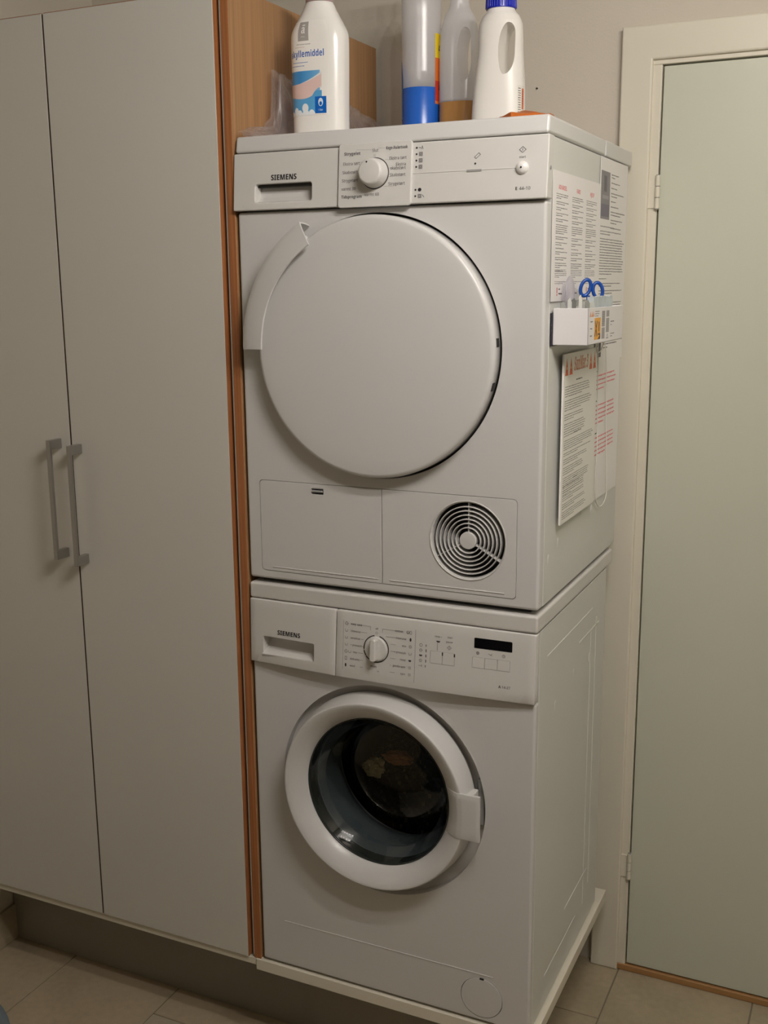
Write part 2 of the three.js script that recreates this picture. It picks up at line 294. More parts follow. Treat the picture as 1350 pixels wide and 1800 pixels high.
  for (const x of [0.4207, 0.4442]) part('indicator_window', lb(bx(x - 0.0013, x + 0.0011, 0.7515, 0.7575, -0.001, 0.0005, 0.0002)), M.dark, fas);
  // programme knob with a raised grip
  const k = new THREE.Group(); k.name = 'programme_knob'; w.add(k);
  const kx = 0.2857, ky = 0.7465, kz = fz(ky, kx);
  k.position.set(kx, ky, kz); k.rotation.x = -0.1;
  part('knob_disc', lathe([[0.0, 0.0045], [0.021, 0.0045], [0.0232, 0.0035], [0.0238, 0.001], [0.0238, -0.002]], 64), M.plastic, k);
  const gs = rrect(-0.0062, 0.0062, -0.022, 0.022, 0.0055); part('knob_grip', plate(gs, 0.002, 0.019, 0.003, 4, 12), M.plastic, k);
  const arcs = []; for (const [a, b] of [[100, 186], [193, 214], [218, 240], [243, 436]]) arcs.push(ringSweep([[0.0250, 0.0001], [0.0266, 0.0001], [0.0266, 0.0006], [0.0250, 0.0006]], a * Math.PI / 180, b * Math.PI / 180, 24));
  part('dial_ring', merge(arcs), M.print, k);
  // printed legend
  const leg = canvas(1024, 700, (x, W, H) => {
    const X = (m) => (m - 0.2125) / (0.3715 - 0.2125) * W, Y = (m) => (0.803 - m) / (0.803 - 0.691) * H;
    x.strokeStyle = 'rgba(60,60,65,.75)'; x.fillStyle = '#333338'; x.lineWidth = 3; x.textBaseline = 'middle';
    const left = [['easy care', 1], ['intensive'], ['sensitive'], ['+ prewash'], ['mix'], ['delicates'], ['wool']], right = [['cotton', 1], ['intensive'], ['eco'], ['+ prewash'], ['rinse'], ['gentle spin'], ['spin']];
    left.forEach(([t, b], i) => { const y = Y(0.7885 - i * 0.0136); x.font = (b ? 'bold ' : '') + '34px sans-serif'; x.textAlign = 'left'; x.fillText(t, X(i === 4 ? 0.2365 : 0.2305), y); x.beginPath(); const e = X(i < 1 ? 0.2725 : i < 2 ? 0.2655 : 0.2585); x.moveTo(X(i === 4 ? 0.2465 : 0.2525), y); x.lineTo(e, y); if (i < 1) x.lineTo(e, Y(0.781)); x.stroke(); });
    right.forEach(([t, b], i) => { const y = Y(0.7868 - i * 0.0134); x.font = (b ? 'bold ' : '') + '34px sans-serif'; x.textAlign = 'right'; x.fillText(t, X(i === 0 ? 0.3405 : 0.3475), y); x.beginPath(); x.moveTo(X(i === 0 ? 0.298 : i < 2 ? 0.305 : 0.3155), y); if (i === 0) { x.moveTo(X(0.298), Y(0.78)); x.lineTo(X(0.298), y); } x.lineTo(X(i === 5 ? 0.318 : 0.326), y); x.stroke(); });
    x.lineWidth = 4; const bowl = (cx, cy, r) => { x.beginPath(); x.moveTo(cx - r, cy - r * .7); x.lineTo(cx - r * .7, cy + r * .8); x.lineTo(cx + r * .7, cy + r * .8); x.lineTo(cx + r, cy - r * .7); x.stroke(); };
    const lx = X(0.2215), rx = X(0.356);
    for (let i = 0; i < 7; i++) {
      const cy = Y(0.7885 - i * 0.0136), ry = Y(0.7868 - i * 0.0134);
      if (i === 0 || i === 4) { x.beginPath(); x.moveTo(lx, cy - 22); x.lineTo(lx + 22, cy + 4); x.lineTo(lx + 12, cy + 4); x.lineTo(lx + 12, cy + 20); x.lineTo(lx - 12, cy + 20); x.lineTo(lx - 12, cy + 4); x.lineTo(lx - 22, cy + 4); x.closePath(); x.stroke(); if (i) bowl(lx + 52, cy, 18); }
      else if (i === 6) { x.beginPath(); x.ellipse(lx, cy, 11, 22, 0, 0, 7); x.fill(); } else if (i === 5) { x.strokeRect(lx - 12, cy - 20, 24, 40); } else bowl(lx, cy, 18);
      if (i === 0) { x.beginPath(); x.arc(rx - 36, ry, 17, 0, 7); x.stroke(); bowl(rx - 36, ry, 12); x.beginPath(); x.ellipse(rx, ry, 12, 22, 0, 0, 7); x.stroke(); }
      else if (i === 1) { x.beginPath(); x.ellipse(rx, ry, 12, 22, 0, 0, 7); x.fill(); } else if (i === 2) { x.beginPath(); x.arc(rx, ry, 16, 0, 7); x.stroke(); x.beginPath(); x.moveTo(rx - 9, ry); x.lineTo(rx + 9, ry); x.stroke(); }
      else if (i === 4) { x.beginPath(); x.moveTo(rx - 20, ry - 9); x.lineTo(rx + 20, ry - 9); x.lineTo(rx + 12, ry + 11); x.lineTo(rx - 12, ry + 11); x.closePath(); x.fill(); } else if (i === 3) bowl(rx, ry, 18); else { x.lineWidth = 2; x.strokeRect(rx - 14, ry - 14, 28, 28); x.beginPath(); x.arc(rx, ry, 8, 0, 7); x.stroke(); x.lineWidth = 4; }
    }
    x.lineWidth = 3; x.beginPath(); x.moveTo(X(0.2148), Y(0.794)); x.lineTo(X(0.2148), Y(0.698)); x.moveTo(X(0.366), Y(0.794)); x.lineTo(X(0.366), Y(0.693)); x.stroke();
    x.textAlign = 'center'; x.font = '30px sans-serif'; x.fillText('off', X(0.2857), Y(0.7855)); x.beginPath(); x.arc(X(0.2857), Y(0.7775), 13, 0, 7); x.stroke(); x.fillText('empty', X(0.2815), Y(0.7125)); bowl(X(0.2915), Y(0.7045), 10);
  });
  const dl = decal('printed_legend', leg, 0.2125, 0.3715, 0.691, 0.803, 0.0004, fas); bend(dl.geometry);
  const leg2 = canvas(1024, 512, (x, W, H) => {
    const X = (m) => (m - 0.372) / (0.565 - 0.372) * W, Y = (m) => (0.795 - m) / (0.795 - 0.6985) * H;
    x.fillStyle = '#3c3c40'; x.strokeStyle = '#3c3c40'; x.lineWidth = 3; x.textAlign = 'center'; x.textBaseline = 'middle'; x.font = '26px sans-serif';
    x.fillText('rinse +', X(0.4115), Y(0.7865)); x.fillText('start', X(0.4345), Y(0.7875)); x.fillText('pause', X(0.4335), Y(0.779));
    x.beginPath(); x.moveTo(X(0.4075), Y(0.7785)); x.lineTo(X(0.4155), Y(0.7785)); x.lineTo(X(0.414), Y(0.7755)); x.lineTo(X(0.409), Y(0.7755)); x.closePath(); x.fill(); x.beginPath(); x.moveTo(X(0.41), Y(0.774)); x.lineTo(X(0.41), Y(0.7595)); x.stroke();
    const dx = X(0.4335), dy = Y(0.768); x.beginPath(); x.moveTo(dx - 22, dy); x.lineTo(dx, dy - 20); x.lineTo(dx + 22, dy); x.lineTo(dx, dy + 20); x.closePath(); x.stroke(); x.beginPath(); x.moveTo(dx, dy - 9); x.lineTo(dx, dy + 9); x.stroke();
    [[0.489, 0], [0.513, 1], [0.538, 2]].forEach(([m, k]) => { const a = X(m), b = Y(0.7655); x.beginPath(); if (k === 1) { x.moveTo(a - 20, b - 8); x.lineTo(a, b + 6); x.lineTo(a + 18, b - 10); x.moveTo(a, b + 6); x.lineTo(a + 18, b + 10); } else x.arc(a, b, 14, 0, 7); x.stroke(); if (k === 0) { x.beginPath(); x.arc(a, b, 7, 0, 7); x.stroke(); } if (k === 2) { x.beginPath(); x.moveTo(a, b - 8); x.lineTo(a, b + 2); x.lineTo(a + 7, b + 2); x.stroke(); } });
    for (let i = 0; i < 5; i++) { const a = X(0.3775), b = Y(0.7665 - i * 0.0098); x.beginPath(); if (i === 2) { x.moveTo(a - 18, b - 7); x.lineTo(a + 18, b - 7); x.lineTo(a + 12, b + 8); x.lineTo(a - 12, b + 8); x.fill(); } else if (i === 4) { x.moveTo(a - 20, b); x.lineTo(a, b); x.moveTo(a + 6, b + 10); x.lineTo(a + 12, b - 10); x.lineTo(a + 18, b + 10); x.stroke(); } else { x.arc(a, b, 14, 0, 7); x.stroke(); if (i) { x.beginPath(); x.moveTo(a - 8, b); x.lineTo(a + 8, b); x.stroke(); } } if (i > 0 && i < 4) { x.fillRect(X(0.3872), b - 14, 8, 28); } else x.strokeRect(X(0.3872), b - 8, 5, 16); }
    x.font = 'bold 36px sans-serif'; x.textAlign = 'left'; x.fillText('A', X(0.530), Y(0.7075)); x.font = '34px sans-serif'; x.fillText('14-27', X(0.5362), Y(0.7075));
  });
  const dl2 = decal('printed_symbols', leg2, 0.372, 0.565, 0.6985, 0.795, 0.0004, fas); bend(dl2.geometry);
  // round door
  const d = new THREE.Group(); d.name = 'porthole_door'; d.position.set(CX - 0.0035, CY + 0.0025, 0); w.add(d);
  const prof = [[0.1505, -0.014], [0.151, 0.004], [0.1525, 0.0105], [0.156, 0.0165], [0.162, 0.0238], [0.170, 0.0312], [0.179, 0.0372], [0.186, 0.0399], [0.1895, 0.0404], [0.1910, 0.0402], [0.1921, 0.0394], [0.1928, 0.0378], [0.1936, 0.034], [0.1962, 0.022], [0.1988, 0.006], [0.2004, -0.006], [0.2004, -0.0125], [0.17, -0.0125]];
  const face = (r) => { for (let i = 0; i < prof.length - 1; i++) if (r >= prof[i][0] && r <= prof[i + 1][0]) return prof[i][1] + (prof[i + 1][1] - prof[i][1]) * (r - prof[i][0]) / Math.max(1e-6, prof[i + 1][0] - prof[i][0]); return 0.034; };
  part('door_ring', lathe(prof.map(([r, z]) => [r, z]), 128), M.white, d);
  part('glass_rim', lathe([[0.1532, 0.0095], [0.1520, 0.0125], [0.1502, 0.0118], [0.1495, 0.008], [0.1498, 0.002], [0.1501, -0.004], [0.1501, -0.0165]], 96), std(0x2c302e, 0.2), d);
  const bowl = lathe([[0.1494, 0.009], [0.1486, 0.0078], [0.1484, 0.0075], [0.1459, 0.0037], [0.1434, 0.0001], [0.1409, -0.0033], [0.1384, -0.0066], [0.1359, -0.0097], [0.1334, -0.0127], [0.1309, -0.0156], [0.1288, -0.0179], [0.1285, -0.0183], [0.1278, -0.021], [0.1272, -0.03], [0.125, -0.07], [0.1215, -0.100], [0.1125, -0.118], [0.09, -0.128], [0.05, -0.134], [0.0, -0.136]], 128); part('glass_bowl', bowl, M.glass, d);
  part('hinge_side', bx(-0.2, -0.196, -0.02, 0.02, -0.019, -0.011, 0.001), M.plastic, d);
  { // grip flap lying on the ring and standing out past its rim
    const nu = 22, nv = 16, y0 = -0.0435, y1 = 0.0475, top = [], bot = [];
    for (let k = 0; k <= nv; k++) for (let i = 0; i <= nu; i++) {
      const y = y0 + (y1 - y0) * k / nv, xa = Math.sqrt(0.1545 ** 2 - y * y), x = xa + (0.2245 - xa) * i / nu, r = Math.hypot(x, y), e = Math.min(1, i / 1.5, (nu - i) / 1.5, k / 1.5, (nv - k) / 1.5);
      const z = (r < 0.186 ? face(r) : 0.0402) + 0.0012 + 0.0016 * Math.sqrt(e); top.push([x, y, z]); bot.push([x, y, Math.min(z - 0.001, r < 0.186 ? z - 0.004 : 0.0355)]);
    }
    const pos = [], q = (a, b, c, e) => pos.push(...a, ...b, ...c, ...a, ...c, ...e), at = (l, i, k) => l[k * (nu + 1) + i];
    for (let k = 0; k < nv; k++) for (let i = 0; i < nu; i++) { q(at(top, i, k), at(top, i + 1, k), at(top, i + 1, k + 1), at(top, i, k + 1)); q(at(bot, i, k), at(bot, i, k + 1), at(bot, i + 1, k + 1), at(bot, i + 1, k)); }
    for (let i = 0; i < nu; i++) { q(at(top, i, nv), at(top, i + 1, nv), at(bot, i + 1, nv), at(bot, i, nv)); q(at(top, i + 1, 0), at(top, i, 0), at(bot, i, 0), at(bot, i + 1, 0)); }
    for (let k = 0; k < nv; k++) { q(at(top, nu, k), at(bot, nu, k), at(bot, nu, k + 1), at(top, nu, k + 1)); q(at(top, 0, k + 1), at(bot, 0, k + 1), at(bot, 0, k), at(top, 0, k)); }
    const g = new THREE.BufferGeometry(); g.setAttribute('position', new THREE.Float32BufferAttribute(pos, 3)); g.setAttribute('uv', new THREE.Float32BufferAttribute(new Array(pos.length / 3 * 2).fill(0), 2)); g.computeVertexNormals();
    part('door_handle', toCreasedNormals(g, 0.7), M.white, d);
  }
  part('handle_stop', bx(0.192, 0.206, -0.036, 0.040, -0.006, 0.035, 0.002), M.plastic, d);
  part('latch_block', bx(0.2035, 0.2165, -0.035, 0.06, -0.0185, -0.009, 0.002), M.grey, d);
  // gasket and drum seen through the glass
  const gk = lathe([[0.165, -0.026], [0.1512, -0.017], [0.1502, -0.022], [0.150, -0.03], [0.1455, -0.04], [0.1475, -0.047], [0.1415, -0.06], [0.1440, -0.067], [0.1375, -0.08], [0.1365, -0.095], [0.145, -0.108], [0.160, -0.112], [0.16, -0.13]], 96).translate(CX, CY, 0);
  part('rubber_gasket', gk, M.rubber, w);
  part('drum', lathe([[0.152, -0.125], [0.160, -0.118], [0.17, -0.122], [0.236, -0.15], [0.236, -0.44], [0.2, -0.47], [0.0, -0.475]], 64).translate(CX, CY, 0), M.drum, w);
  // lower front: pressed line and round filter cover
  part('kick_line', bx(0.056, 0.523, 0.102, 0.1042, -0.001, 0.0008, 0.0008), M.white, w);
  const fc = new THREE.Group(); fc.name = 'filter_cover'; w.add(fc);
  part('cover_disc', lathe([[0, 0.0008], [0.0415, 0.0008], [0.0424, 0.0002], [0.0426, -0.004]], 64).translate(0.5, 0.052, 0), M.white, fc);
  part('cover_notch', bx(0.496, 0.505, 0.0915, 0.0945, -0.002, 0.0011, 0.0004), M.dark, fc);
  part('cover_well', lathe([[0.0, -0.012], [0.0434, -0.012], [0.0434, -0.006]], 48).translate(0.5, 0.052, 0), M.shade, fc);
}
function sectionX(poly, x0, x1) {                 // closed outline of [z, y] pairs, extruded along x
  const s = new THREE.Shape(poly.map(([z, y]) => new THREE.Vector2(z, y)));
  const g = new THREE.ExtrudeGeometry(s, { depth: x1 - x0, bevelEnabled: false });
  const p = g.attributes.position; for (let i = 0; i < p.count; i++) { const z = p.getX(i), y = p.getY(i), x = p.getZ(i); p.setXYZ(i, x1 - x, y, z); }
  g.computeVertexNormals(); return uvMetres(g.index ? g.toNonIndexed() : g);
}
{ // laundry inside the drum
  const cloth = (name, c, r, sc, col, lab, s, extra = {}) => {
    const g = new THREE.IcosahedronGeometry(r, 24); const p = g.attributes.position;
    for (let i = 0; i < p.count; i++) { const v = new THREE.Vector3().fromBufferAttribute(p, i), n = v.clone().normalize(); const f = 1 + (r < 0.05 ? 0.4 : 0.22) * noise.noise(n.x * 2 + s, n.y * 2, n.z * 2) + 0.12 * Math.abs(noise.noise(n.x * 6, n.y * 6 + s, n.z * 6)) + 0.05 * noise.noise(n.x * 15, n.y * 15, n.z * 15 + s); p.setXYZ(i, v.x * f * sc[0], v.y * f * sc[1], v.z * f * sc[2]); }
    const m = mergeVertices(g); m.computeVertexNormals();
    single('laundry', m, std(col, 0.9, extra), lab, 'laundry', [0.2852 + c[0], F + 0.447 + c[1], c[2]]);
  };
  const knit = texGrid(128, (u, v) => { const a = (Math.floor(u * 16) + Math.floor(v * 8)) % 4 === 0 ? 1 : 0.35; return a === 1 && v * 4 % 1 < 0.5 && u * 2 % 1 < 0.5 ? [120, 110, 80] : [46 * a + 10, 42 * a + 9, 34 * a + 8]; }); knit.repeat.set(7, 5);
  cloth('laundry', [0.0, -0.115, -0.378], 0.1, [1.5, 1.0, 0.72], 0x131313, 'large black garment lying at the back of the washing machine drum', 1);
  cloth('laundry', [-0.02, -0.112, -0.235], 0.1, [1.2, 1.05, 0.5], 0xffffff, 'dark knitted garment with pale dashes behind the round glass door', 5, { map: knit });
  cloth('laundry', [-0.094, -0.040, -0.168], 0.021, [1.1, 1.0, 0.6], 0xe0c898, 'small beige cloth showing through the round glass door', 9);
  cloth('laundry', [-0.040, -0.008, -0.170], 0.021, [1.5, 0.7, 0.6], 0xc07a48, 'small rust-brown cloth beside the beige one in the drum', 13);
}

// ------------------------------------------------------------------ tumble dryer
const DB = 0.8547;
{
  const y = (v) => v - DB;
  const t = thing('tumble_dryer', 'white tumble dryer with a large round white door on top of the washing machine', 'dryer', [0, F + DB, 0]);
  const CX = 0.2862, CY = y(1.3115);
  part('body', merge([bx(0.001, WX - 0.0012, 0, y(1.6625), -0.575, -0.0315, 0.002)]), M.sheet, t);
  const flapHole = rrect(0.0285, 0.5565, y(0.8715), y(1.0545), 0.008, true);
  part('front_panel', frontSheet([circlePath(CX, CY, 0.2378), flapHole], 0, y(1.5585), 0.0305), M.white, t);
  part('recess_floor', lathe([[0.0, -0.02], [0.23, -0.02], [0.2395, -0.018]], 96).translate(CX, CY, 0), M.shade, t);
  // round door
  const d = new THREE.Group(); d.name = 'round_door'; d.position.set(CX, CY, 0); t.add(d);
  part('door_disc', lathe([[0, 0.0325], [0.12, 0.032], [0.2, 0.0305], [0.225, 0.029], [0.2298, 0.0275], [0.2325, 0.0245], [0.2335, 0.02], [0.2335, -0.012], [0.2, -0.014]], 160), M.white, d);
  for (const a of [3.6, -15.2]) { const g = bx(0.229, 0.2345, -0.0075, 0.0075, 0.004, 0.0165, 0.0006); g.rotateZ(a * Math.PI / 180); part('hinge_slot', g, M.dark, d); }
  const A0 = 121 * Math.PI / 180, A1 = 180.7 * Math.PI / 180;
  part('door_handle', merge([ringSweep([[0.2575, 0.004], [0.2615, 0.02], [0.2622, 0.033], [0.2612, 0.036], [0.2595, 0.0373], [0.249, 0.0408], [0.2185, 0.0468], [0.2155, 0.0468], [0.2145, 0.0448], [0.2150, 0.0432], [0.2185, 0.0432], [0.247, 0.0376], [0.2572, 0.0338], [0.2585, 0.032], [0.258, 0.02], [0.254, 0.004]], A0, A1, 48), ringSweep([[0.228, 0.022], [0.238, 0.018], [0.240, 0.039], [0.228, 0.0412]], A0 + 0.03, A1 - 0.03, 40)]), M.white, d);
  // lower flap and vent
  const fl = new THREE.Group(); fl.name = 'maintenance_flap'; t.add(fl);
  const ls = new THREE.Shape(); { const a = 0.0295, b = 0.2918, c = y(0.8725), e = y(1.0535), r = 0.0075; ls.moveTo(b, c); ls.lineTo(b, e); ls.lineTo(a + r, e); ls.absarc(a + r, e - r, r, Math.PI / 2, Math.PI, false); ls.lineTo(a, c + r); ls.absarc(a + r, c + r, r, Math.PI, Math.PI * 1.5, false); ls.lineTo(b, c); ls.holes.push(rrect(0.1445, 0.170, y(1.0335), y(1.0455), 0.002, true)); }
  part('flap_panel', plate(ls, -0.02, 0, 0.0008, 2, 12), M.white, fl);
  part('flap_latch', merge([bx(0.1455, 0.169, y(1.0375), y(1.0415), -0.012, 0.002, 0.0012), bx(0.1455, 0.169, y(1.0442), y(1.0455), -0.01, 0.0008, 0.0004)]), M.grey, fl);
  part('latch_well', bx(0.143, 0.172, y(1.032), y(1.0475), -0.019, -0.014, 0), M.dark, fl);
  part('pressed_line', bx(0.054, 0.2845, y(0.8795), y(0.8817), -0.001, 0.0011, 0.0008), M.white, fl);
  const vp = new THREE.Group(); vp.name = 'vent_panel'; t.add(vp);
  const vs = new THREE.Shape(); { const a = 0.2932, b = 0.5555, c = y(0.8725), e = y(1.0535), r = 0.0075; vs.moveTo(a, c); vs.lineTo(b - r, c); vs.absarc(b - r, c + r, r, -Math.PI / 2, 0, false); vs.lineTo(b, e - r); vs.absarc(b - r, e - r, r, 0, Math.PI / 2, false); vs.lineTo(a, e); vs.lineTo(a, c); vs.holes.push(circlePath(0.4635, y(0.9712), 0.0705)); }
  part('vent_plate', plate(vs, -0.02, 0, 0.0008, 2, 64), M.white, vp);
  part('pressed_line', bx(0.308, 0.535, y(0.8795), y(0.8817), -0.001, 0.0011, 0.0008), M.white, vp);
  const vx = 0.4635, vy = y(0.9712);
  part('vent_rim', lathe([[0.074, -0.0002], [0.0735, 0.0012], [0.0718, 0.0012], [0.0695, -0.006], [0.0695, -0.016]], 96).translate(vx, vy, 0), M.white, vp);
  for (const r of [0.0622, 0.0545, 0.0467, 0.039, 0.0313, 0.0236]) part('vent_ring', lathe([[r - 0.0007, -0.017], [r - 0.0011, -0.002], [r, -0.0008], [r + 0.0011, -0.002], [r + 0.0007, -0.017], [r - 0.0007, -0.017]], 80).translate(vx, vy, 0), M.white, vp);
  part('vent_hub', lathe([[0, -0.0006], [0.0148, -0.0006], [0.0160, -0.0016], [0.0160, -0.017]], 48).translate(vx, vy, 0), M.white, vp);
  for (const a of [90, 210, 330]) { const g = bx(0.015, 0.0698, -0.0011, 0.0011, -0.0165, -0.0045, 0.0005); g.rotateZ(a * Math.PI / 180); part('vent_spoke', g.translate(vx, vy, 0), M.white, vp); }
  part('vent_well', bx(0.385, 0.542, y(0.893), y(1.049), -0.0303, -0.0285, 0), M.dark, vp);
  // worktop in two pieces
  const top = new THREE.Group(); top.name = 'worktop'; t.add(top);
  part('top_front', lean(bx(0, WX + 0.001, y(1.664), y(1.6937), -0.374, 0.002, 0.005, 4), y(1.664), 0, y(1.694), -0.006), M.white, top);
  part('top_rear', bx(0, WX + 0.001, y(1.664), y(1.6937), -0.607, -0.3815, 0.003, 3), M.white, top);
  for (const [x, z] of [[0.06, -0.06], [0.54, -0.06], [0.06, -0.45], [0.54, -0.45]]) part('foot', cyl(0.022, 0.02, [x, y(0.8455), z], [x, 0.001, z], 20), M.dark, t);
  part('stacking_rail', merge([bx(0.02, 0.03, y(0.8455), 0.001, -0.5, -0.02, 0), bx(0.568, 0.578, y(0.8455), 0.001, -0.5, -0.02, 0), bx(0.03, 0.568, y(0.8455), 0.001, -0.03, -0.02, 0)]), M.shade, t);
  // control fascia
  const yb = y(1.5605), yt = y(1.6625), zb = 0.0105, zt = 0.0015, L = (g) => lean(g, yb, zb, yt, zt);
  const tk = new THREE.Group(); tk.name = 'water_tank_drawer'; t.add(tk);
  const ts = rrect(-0.0025, 0.2155, yb, yt, 0.003); ts.holes.push(rrect(0.0445, 0.1625, y(1.5735), y(1.6065), 0.005, true));
  part('drawer_front', L(plate(ts, -0.018, 0, 0.002, 3)), M.plastic, tk);
  part('grip_pocket', toCreasedNormals(sectionX([[0.008, y(1.572)], [0.008, y(1.5742)], [-0.002, y(1.5765)], [-0.0095, y(1.583)], [-0.014, y(1.594)], [-0.015, y(1.6075)], [-0.019, y(1.6075)], [-0.019, y(1.572)]], 0.0435, 0.1635), 0.6), M.plastic, tk);
  for (const a of [0.0432, 0.1623]) part('grip_side', bx(a, a + 0.0015, y(1.572), y(1.608), -0.018, 0.005, 0.0004), M.plastic, tk);
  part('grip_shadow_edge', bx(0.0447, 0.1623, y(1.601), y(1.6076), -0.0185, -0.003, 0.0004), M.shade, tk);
  const br = lettering('SIEMENS', bold, 0.0785, 0.1315, y(1.6125), 0.0096); br.translate(0, 0, 0.0002); part('brand_lettering', L(br), M.print, tk);
  const cp = new THREE.Group(); cp.name = 'control_panel'; t.add(cp);
  const fs = rrect(0.2165, WX + 0.0025, yb, yt, 0.003);
  part('fascia', L(plate(fs, -0.03, 0, 0.0025, 4)), M.plastic, cp);
  part('fascia_groove', L(merge([bx(0.361, 0.458, y(1.6105), y(1.6118), -0.001, 0.0007, 0.0004), bx(0.486, 0.546, y(1.6105), y(1.6118), -0.001, 0.0007, 0.0004)])), M.plastic, cp);
  part('lint_button', L(bx(0.459, 0.4855, y(1.6085), y(1.6122), -0.002, 0.0012, 0.0005)), M.grey, cp);
  const sb = new THREE.SphereGeometry(0.0108, 32, 20); sb.scale(1, 1, 0.75); sb.translate(0.5565, y(1.6108), 0.0065); part('start_button', sb, std(0xe8e6e2, 0.2), cp);
  part('start_lamp', new THREE.SphereGeometry(0.0016, 12, 8).translate(0.5568, y(1.6108), 0.0147), M.dark, cp);
  const sc = new THREE.CylinderGeometry(0.0032, 0.0032, 0.0015, 12); sc.rotateZ(Math.PI / 2); sc.translate(WX + 0.003, y(1.61), -0.006); part('side_screw', sc, M.grey, cp);
  // raised programme plate with its print
  const pl = new THREE.Group(); pl.name = 'programme_plate'; t.add(pl);
  part('plate', L(plate(rrect(0.2185, 0.3595, y(1.558), y(1.6665), 0.006), -0.002, 0.0045, 0.0016, 3, 12)), M.plastic, pl);
  const lg = canvas(1024, 788, (x, W, H) => {
    const X = (u) => (u - 20) / 1270 * W, Y = (v, u = 640) => (v + (u - 640) * 0.055 - 62) / 1120 * H;
    x.fillStyle = '#3a3a3f'; x.strokeStyle = 'rgba(90,88,86,.55)'; x.lineWidth = 2.5; x.textBaseline = 'middle';
    const txt = (s, u, v, al, b) => { x.textAlign = al; x.font = (b ? 'bold ' : '') + (b ? 54 : 52) + 'px sans-serif'; x.fillText(s, X(u), Y(v, u), al === 'center' ? 210 : 300); };
    txt('Strygelet', 112, 255, 'left', 1); txt('Ekstra tørt', 95, 437, 'left'); txt('Skabstørt', 88, 590, 'left'); txt('Strygetørt', 82, 738, 'left'); txt('varmt 30', 76, 888, 'left'); txt('Tidsprogram', 76, 1032, 'left', 1);
    txt('Slut', 665, 190, 'center'); txt('varmt 60', 622, 978, 'center'); x.strokeRect(X(643), Y(268), 22, 26);
    txt('Koge-/kulørtvask', 1225, 130, 'right', 1); txt('Ekstra tørt', 1212, 318, 'right'); txt('Ekstra', 1205, 433, 'right'); txt('skabstørt', 1203, 496, 'right'); txt('Skabstørt', 1200, 615, 'right'); txt('Strygetørt', 1195, 772, 'right');
    for (const [a, b, v] of [[330, 450, 400], [290, 420, 548], [290, 380, 712], [290, 370, 866], [840, 990, 355], [885, 1000, 505], [880, 990, 660], [820, 980, 830], [330, 600, 180], [720, 860, 150]]) { x.beginPath(); x.moveTo(X(a), Y(v, a) ); x.lineTo(X(b), Y(v, b)); x.stroke(); }
  });
  const dp = decal('printed_legend', lg, 0.2195, 0.3585, y(1.5595), y(1.665), 0.0048, pl); L(dp.geometry);
  const k = new THREE.Group(); k.name = 'programme_knob'; k.position.set(0.2905, y(1.6142), 0.0105); k.rotation.x = -0.087; t.add(k);
  part('knob_cap', lathe([[0, 0.0245], [0.018, 0.0242], [0.0215, 0.0225], [0.0232, 0.0185], [0.0252, 0.003], [0.0252, -0.001]], 64), M.plastic, k);
  part('knob_base', lathe([[0.0250, 0.0004], [0.0268, 0.0004], [0.0268, -0.002]], 64), M.shade, k);
  part('knob_pointer', new THREE.SphereGeometry(0.0015, 12, 8).translate(-0.005, 0.0155, 0.0243), M.dark, k);
  const ic = canvas(1024, 512, (x, W, H) => {
    const X = (m) => (m - 0.36) / (0.58 - 0.36) * W, Y = (m) => (1.663 - m) / (1.663 - 1.561) * H;
    x.fillStyle = '#2e2e33'; x.strokeStyle = '#55555a'; x.lineWidth = 4; x.textBaseline = 'middle';
    [[1.653, 0], [1.6425, 1], [1.632, 2], [1.6215, 3], [1.5835, 4], [1.573, 5]].forEach(([v, i]) => {
      const a = X(0.3665), b = Y(v); x.beginPath(); x.arc(a, b, 8, 0, 7); x.fill(); const c = a + 36;
      if (i === 0) { x.fillRect(c - 14, b - 3, 12, 5); x.beginPath(); x.moveTo(c + 4, b + 12); x.lineTo(c + 12, b - 12); x.lineTo(c + 20, b + 12); x.stroke(); } else if (i === 4) { x.beginPath(); x.arc(c, b, 15, 0, 7); x.fill(); } else { x.strokeRect(c - 12, b - 14, 26, 28); x.beginPath(); x.arc(c + 1, b, 7, 0, 7); x.stroke(); if (i === 5) { x.beginPath(); x.moveTo(c + 24, b - 10); x.lineTo(c + 40, b + 10); x.stroke(); } }
    });
    const a = X(0.474); x.beginPath(); x.arc(a, Y(1.6215), 8, 0, 7); x.fill(); x.save(); x.translate(X(0.4775), Y(1.634)); x.rotate(-0.75); x.strokeRect(-24, -9, 48, 18); x.restore();
    const c = X(0.556), e = Y(1.6395); x.beginPath(); x.moveTo(c - 26, e); x.lineTo(c, e - 24); x.lineTo(c + 26, e); x.lineTo(c, e + 24); x.closePath(); x.stroke(); x.beginPath(); x.moveTo(c, e - 10); x.lineTo(c, e + 10); x.stroke(); x.textAlign = 'center'; x.font = '26px sans-serif'; x.fillText('start', c, Y(1.628));
    x.textAlign = 'left'; x.font = 'bold 36px sans-serif'; x.fillText('E', X(0.5455), Y(1.5778)); x.font = '36px sans-serif'; x.fillText('44-10', X(0.5525), Y(1.5778));
  });
  const di = decal('printed_symbols', ic, 0.36, 0.58, y(1.561), y(1.663), 0.0004, cp); L(di.geometry);
  // pressed dimples low on the right side
  for (const [yy, z] of [[0.935, -0.06], [0.953, -0.12], [0.965, -0.19], [0.985, -0.28], [0.97, -0.36]]) { const g = new THREE.SphereGeometry(0.007, 16, 8); g.scale(0.25, 1.6, 1); g.translate(WX - 0.0015, y(yy), z); part('pressed_dimple', g, M.sheet, t); }
}

